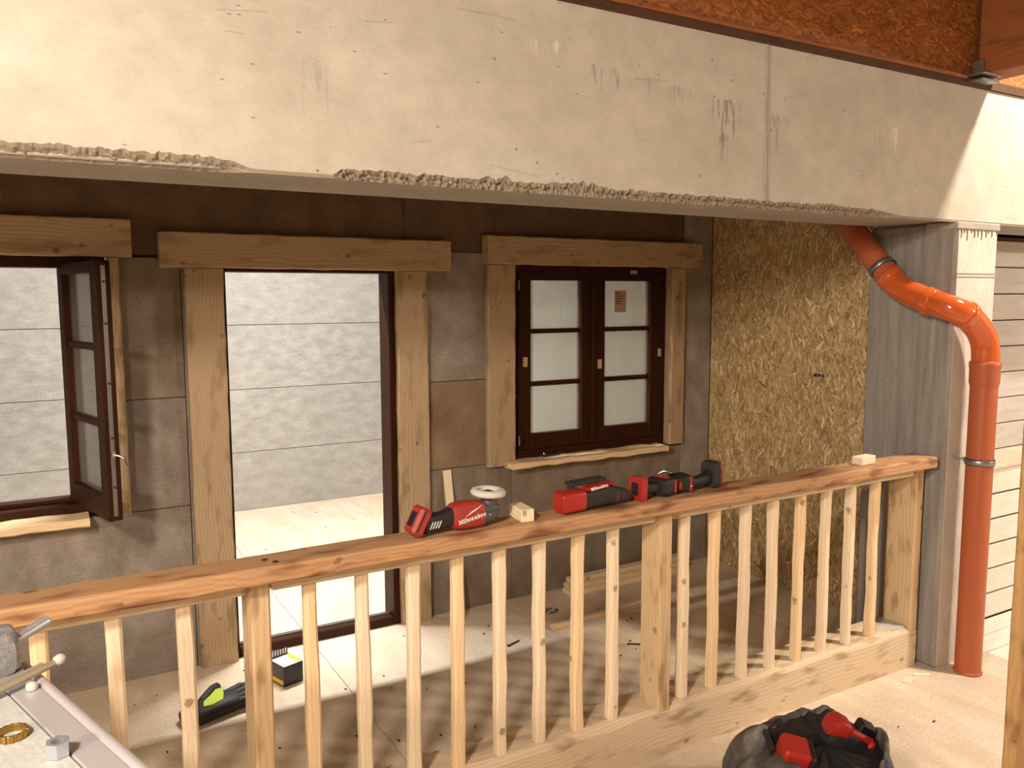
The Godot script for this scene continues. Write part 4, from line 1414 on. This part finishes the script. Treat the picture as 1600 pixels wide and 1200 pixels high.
func build_tub() -> void:
	var c := Vector3(2.36, 0, -1.92)
	var t := thing("tool_bag", "dusty black soft bag on the floor, open and holding red tools", "bag", c)
	var nn := noise(501, 1.0, 3)
	var k := 120
	# radius, height, how far the ring leans to the open side
	var prof := [[0.22, 0.0, 0.0], [0.29, 0.02, 0.0], [0.318, 0.07, 0.0], [0.325, 0.13, 0.0], [0.312, 0.19, 0.0], [0.285, 0.24, 0.12], [0.262, 0.272, 0.35], [0.238, 0.29, 0.6], [0.22, 0.296, 0.85], [0.206, 0.288, 1.0], [0.204, 0.262, 1.0], [0.21, 0.19, 0.9], [0.2, 0.1, 0.7], [0.16, 0.04, 0.5], [0.02, 0.035, 0.4]]
	var open := Vector3(0.867, 0, 0.499) * 0.06 + Vector3(0.499, 0, -0.867) * 0.02
	var fine := []
	for i in prof.size() - 1:
		for s in 3:
			var row := []
			for q in 3:
				row.append(cubic_interpolate(prof[i][q], prof[i + 1][q], prof[maxi(i - 1, 0)][q], prof[mini(i + 2, prof.size() - 1)][q], s / 3.0))
			fine.append(row)
	fine.append(prof[-1])
	prof = fine
	var rings := []
	for i in prof.size():
		var ring := PackedVector3Array()
		var h: float = prof[i][1]
		var f := clampf(h / 0.29, 0, 1)
		for j in k:
			var a := TAU * j / k
			var ca := cos(a)
			var sa := sin(a)
			var fold := 0.05 * nn.get_noise_3d(ca * 1.7, sa * 1.7, 3.0 + h * 2.0) + 0.035 * nn.get_noise_3d(ca * 4.0, sa * 4.0, h * 7.0) * f
			var rd: float = prof[i][0] * (1.0 + fold * 1.4)
			var y := h * (1.0 + 0.22 * f * nn.get_noise_3d(ca * 1.5 + 7.0, sa * 1.5, h))
			y += 0.012 * f * nn.get_noise_3d(ca * 7.0, sa * 7.0, h * 20.0)
			ring.append(Vector3(ca * rd, maxf(y, 0.0), sa * rd * 0.96) + open * prof[i][2])
		rings.append(ring)
	var b := mb(1, Vector2(0.8, 0.8))
	b.loft(rings.slice(0, 28), true, false)
	obj("shell", b, M.tub, t)
	b = mb(1, Vector2(0.8, 0.8))
	b.loft(rings.slice(27, 43), true, true)
	obj("lining", b, M.tub_in, t)
	# stiff flap at the right of the mouth
	b = mb(1, Vector2(0.8, 0.8))
	var pr := []
	for i in 9:
		var a := -0.35 + i * 0.16
		var ht := 0.27 + 0.075 * sin(i / 8.0 * PI)
		var dirv := Vector3(cos(a + 0.35), 0, sin(a + 0.35))
		var ring := PackedVector3Array()
		for q in [[0.20, 0.22], [0.222, 0.22], [0.215, ht], [0.208, ht + 0.006], [0.199, ht]]:
			ring.append(open + dirv * q[0] + Vector3(0, q[1], 0))
		pr.append(ring)
	b.loft(pr, true, true)
	var fl := obj("side_flap", b, M.tub, t)
	b = mb(1)
	b.X = Transform3D(Basis(Quaternion(Vector3.UP, Vector3(cos(1.28), 0.05, sin(1.28)).normalized())), open + Vector3(cos(1.28) * 0.2215, 0.285, sin(1.28) * 0.2215))
	b.lathe(Vector3.ZERO, [Vector2(0.02, -0.004), Vector2(0.02, 0.003), Vector2(0.01, 0.004)], 20)
	obj("blue_spot", b, M.blue, fl)
	# strap lying over the back of the bag
	b = mb(1, Vector2(0.8, 0.8))
	var path := []
	for i in 13:
		var a := PI + 0.25 + i * 0.11
		path.append(open * 0.8 + Vector3(cos(a) * 0.2, 0.292 + 0.02 * sin(i * 0.5), sin(a) * 0.2))
	b.tube(path, 0.011, 10)
	obj("carry_strap", b, M.black, t)
	# tools in the bag
	var G := "red tools in the black bag"
	var p := thing("battery_pack", "red and black battery pack at the left in the black bag", "battery", Vector3(2.262, 0.235, -1.915), G)
	p.rotation_degrees = Vector3(14, -38, -14)
	b = mb(0)
	b.box(Vector3(-0.07, 0.0, -0.05), Vector3(0.03, 0.115, 0.06), 0.012)
	var bp := obj("case", b, M.red, p)
	b = mb(0)
	b.box(Vector3(0.028, 0.002, -0.048), Vector3(0.046, 0.113, 0.058), 0.008)
	obj("base", b, M.black, bp)
	b = mb(0)
	b.box(Vector3(0.045, 0.008, -0.03), Vector3(0.054, 0.092, 0.04), 0.004)
	obj("clip_plate", b, M.red, bp)
	p = thing("cordless_driver", "red and black cordless driver at the right in the black bag", "driver", Vector3(2.49, 0.235, -1.90), G)
	p.rotation_degrees = Vector3(5, -30, -28)
	b = mb(0)
	b.loft(rrs([[-0.07, 0.04, 0, 0.05, 0.05], [-0.05, 0.045, 0, 0.075, 0.075], [0.0, 0.045, 0, 0.08, 0.078], [0.05, 0.04, 0, 0.075, 0.07], [0.065, 0.04, 0, 0.05, 0.05]], 3.5))
	obj("body", b, M.black, p)
	b = mb(0)
	b.loft(rrs([[-0.078, 0.07, 0, 0.05, 0.066], [-0.06, 0.078, 0, 0.06, 0.074], [-0.03, 0.078, 0, 0.056, 0.074], [-0.02, 0.076, 0, 0.046, 0.064]], 3.5))
	b.box(Vector3(-0.024, 0.072, -0.03), Vector3(0.06, 0.096, 0.03), 0.008)
	b.box(Vector3(0.044, 0.02, -0.034), Vector3(0.064, 0.09, 0.036), 0.006)
	obj("red_housing", b, M.red, p)
	b = mb(0)
	b.box(Vector3(0.0, 0.09, -0.022), Vector3(0.05, 0.125, 0.022), 0.006)
	obj("battery_clip", b, M.black_gloss, p)
	p.scale = Vector3(1.25, 1.25, 1.25)

# machine table in the near left corner
func build_table() -> void:
	var H := 1.05
	var d := Vector3(0.304, 0, 0.952)
	var l := Vector3(-0.952, 0, 0.304)
	var e0 := Vector3(-0.068, 0, -2.236)
	var X := Transform3D(Basis(d, Vector3.UP, d.cross(Vector3.UP)), e0)
	var t := thing("machine_table", "grey machine table with bright aluminium edge rail in the near left corner", "table", Vector3(-0.2, 0, -1.6))
	var Y := Transform3D(Basis.IDENTITY, -t.position) * X
	# local: x along the edge towards the viewer, z = away to the left (d x up)
	var b := mb(0, Vector2(0.6, 0.6))
	b.X = Y
	b.box(Vector3(0.04, H - 0.02, 0.085), Vector3(1.25, H, 0.62), 0.003)
	obj("table_plate", b, M.grey_top, t)
	b = mb(0)
	b.X = Y
	b.box(Vector3(0.0, H - 0.03, 0.024), Vector3(1.28, H - 0.001, 0.082), 0.003)
	obj("edge_strip", b, M.alu, t)
	b = mb(0)
	b.X = Y
	b.tube([Vector3(0.0, H - 0.004, 0.012), Vector3(1.28, H - 0.004, 0.012)], 0.0115, 20)
	obj("edge_rail", b, M.alu, t)
	b = mb(0)
	b.X = Y
	b.box(Vector3(0.02, H - 0.10, 0.03), Vector3(1.26, H - 0.031, 0.6), 0.006)
	obj("under_frame", b, M.rubber, t)
	for q in [[0.06, 0.07], [1.2, 0.07], [0.06, 0.56], [1.2, 0.56]]:
		b = mb(1)
		b.X = Y
		b.tube([Vector3(q[0], 0.0, q[1]), Vector3(q[0], H - 0.1, q[1])], 0.018, 14)
		obj("leg", b, M.alu, t)
	# cast slide with chromed rod
	var s := thing("cast_slide", "grey cast metal slide block with chromed rod on the machine table", "slide", Vector3(-0.13, H, -2.2))
	Y = Transform3D(Basis.IDENTITY, -s.position) * X
	b = mb(1, Vector2(0.25, 0.25))
	b.X = Y
	b.loft([rr(0.004, H + 0.066, 0.10, 0.10, 0.13, 7.0), rr(0.02, H + 0.068, 0.10, 0.104, 0.134, 7.0), rr(0.07, H + 0.064, 0.102, 0.10, 0.13, 6.0), rr(0.085, H + 0.06, 0.104, 0.08, 0.11, 6.0)], true, true)
	b.box(Vector3(0.0, H + 0.002, 0.03), Vector3(0.1, H + 0.02, 0.2), 0.004)
	obj("block", b, M.cast, s)
	b = mb(0)
	b.X = Y
	b.tube([Vector3(0.035, H + 0.075, 0.05), Vector3(0.012, H + 0.098, -0.042), Vector3(0.011, H + 0.099, -0.046)], [0.0125, 0.0125, 0.008], 18)
	obj("chromed_rod", b, M.steel, s)
	b = mb(0)
	b.X = Y
	b.tube([Vector3(0.06, H + 0.03, 0.10), Vector3(0.11, H + 0.034, 0.24)], 0.012, 14)
	obj("dark_bar", b, M.black_gloss, s)
	# clamp bar across the table
	var c := thing("clamp_bar", "weathered metal clamp bar with pale knob laid across the machine table", "clamp", Vector3(-0.05, H, -2.1))
	Y = Transform3D(Basis.IDENTITY, -c.position) * X
	b = mb(2)
	b.X = Y
	b.tube([Vector3(0.20, H + 0.0165, 0.26), Vector3(0.135, H + 0.0225, 0.06), Vector3(0.112, H + 0.0285, -0.022)], [0.011, 0.010, 0.008], 12)
	b.tube([Vector3(0.19, H + 0.028, 0.24), Vector3(0.13, H + 0.034, 0.05), Vector3(0.118, H + 0.036, 0.006)], 0.005, 8)
	obj("bar", b, M.worn, c)
	b = mb(2)
	b.X = Y
	b.tube([Vector3(0.114, H + 0.028, -0.018), Vector3(0.111, H + 0.030, -0.026), Vector3(0.108, H + 0.032, -0.036), Vector3(0.105, H + 0.033, -0.044)], [0.006, 0.012, 0.013, 0.007], 16)
	obj("knob", b, M.foam, c)
	b = mb(2)
	b.X = Y
	b.lathe(Vector3(0.155, H + 0.001, 0.042), [Vector2(0.011, 0.0), Vector2(0.013, 0.006), Vector2(0.011, 0.014), Vector2(0.004, 0.017)], 16)
	obj("foot_pad", b, M.foam, c)
	# brass ring and nut
	b = mb(1)
	var ring := []
	for i in 29:
		var a := TAU * i / 28.0
		b.X = Transform3D(Basis.from_euler(Vector3(0, -a, 0)), Vector3.ZERO)
		if i < 28:
			b.box(Vector3(0.0235, 0.0, -0.0031), Vector3(0.0285 + 0.002 * (i % 2), 0.014, 0.0031), 0.0006)
	var rg := obj("brass_ring", b, M.brass)
	rg.position = Vector3(-0.094, H + 0.001, -1.862)
	tag(rg, "toothed brass ring lying on the machine table", "ring")
	var nt := thing("hex_nut", "bright hexagonal steel nut standing on the machine table", "nut", Vector3(-0.015, H + 0.001, -1.74))
	nt.rotation_degrees.y = 24.0
	b = mb(1)
	var inner := []
	var hexo := []
	for yy in [0.0, 0.024]:
		var ro := PackedVector3Array()
		var ri := PackedVector3Array()
		for i in 24:
			var a := TAU * i / 24.0
			var seg := fposmod(a, PI / 3) - PI / 6
			var rad := 0.0155 / cos(seg)
			ro.append(Vector3(cos(a) * rad, yy, sin(a) * rad))
			ri.append(Vector3(cos(a) * 0.0095, yy, sin(a) * 0.0095))
		hexo.append(ro)
		inner.append(ri)
	b.loft(hexo, false, false)
	for i in 24:
		var j := (i + 1) % 24
		b.poly([hexo[1][i], hexo[1][j], inner[1][j], inner[1][i]], Vector3.UP)
		b.poly([inner[0][i], inner[0][j], inner[1][j], inner[1][i]], Vector3(-inner[0][i].x, 0, -inner[0][i].z).normalized())
	obj("nut_body", b, M.steel, nt)
	nt.scale = Vector3(1.25, 1.2, 1.25)

func build_near_post() -> void:
	var t := thing("board_post", "rough wooden board standing upright at the right edge", "board", Vector3(2.60, 0, -1.3))
	rough_board(t, "timber", 2.532, 2.72, 0.0, 1.95, -1.34, -1.30, M.bark, 0.004, 71, 1)

func _ready() -> void:
	rng.seed = 2024
	# camera
	var cam := Camera3D.new()
	cam.name = "camera"
	add_child(cam)
	cam.position = Vector3(0, 1.93, 0)
	cam.rotation_degrees = Vector3(-6.094, -29.904, -0.192)
	cam.fov = 50.23
	cam.near = 0.05
	cam.far = 60.0
	cam.current = true
	# environment
	var we := WorldEnvironment.new()
	we.name = "world_environment"
	var env := Environment.new()
	env.background_mode = Environment.BG_COLOR
	env.background_color = Color(0.01, 0.01, 0.012)
	env.tonemap_mode = Environment.TONE_MAPPER_LINEAR
	env.tonemap_exposure = 1.0
	env.sdfgi_enabled = true
	env.ssao_enabled = true
	env.ssil_enabled = true
	we.environment = env
	add_child(we)
	make_materials()
	# lamps
	var warm := Color(1.0, 0.935, 0.855)
	lamp("bare warm lamp hanging left above the railing", Vector3(-1.2, 3.06, -0.2), 12.0, warm, 0.19, 3.42)
	lamp("large warm globe lamp hanging far left in the hall", Vector3(-3.6, 2.98, 1.0), 13.0, warm, 0.2, 3.42)
	lamp("bare warm lamp hanging high above the pipe", Vector3(4.75, 4.15, -1.3), 14.0, warm, 0.09, 5.6)
	lamp("warm fill lamp added out of view in the right part of the hall", Vector3(7.0, 2.9, 1.2), 11.0, warm, 0.09, 5.6)  # added fill, out of view, to brighten the plank walls
	tube_lamp(Vector3(1.3, 3.72, -5.2), 2.2, 32.0, Color(1.0, 0.98, 0.95))
	build_floor()
	build_shell()
	build_concrete()
	build_casings()
	build_openings()
	build_railing()
	build_pipe()
	build_table()
	build_tub()
	build_near_post()
	build_grinder()
	build_planer()
	build_drills()
	build_small()
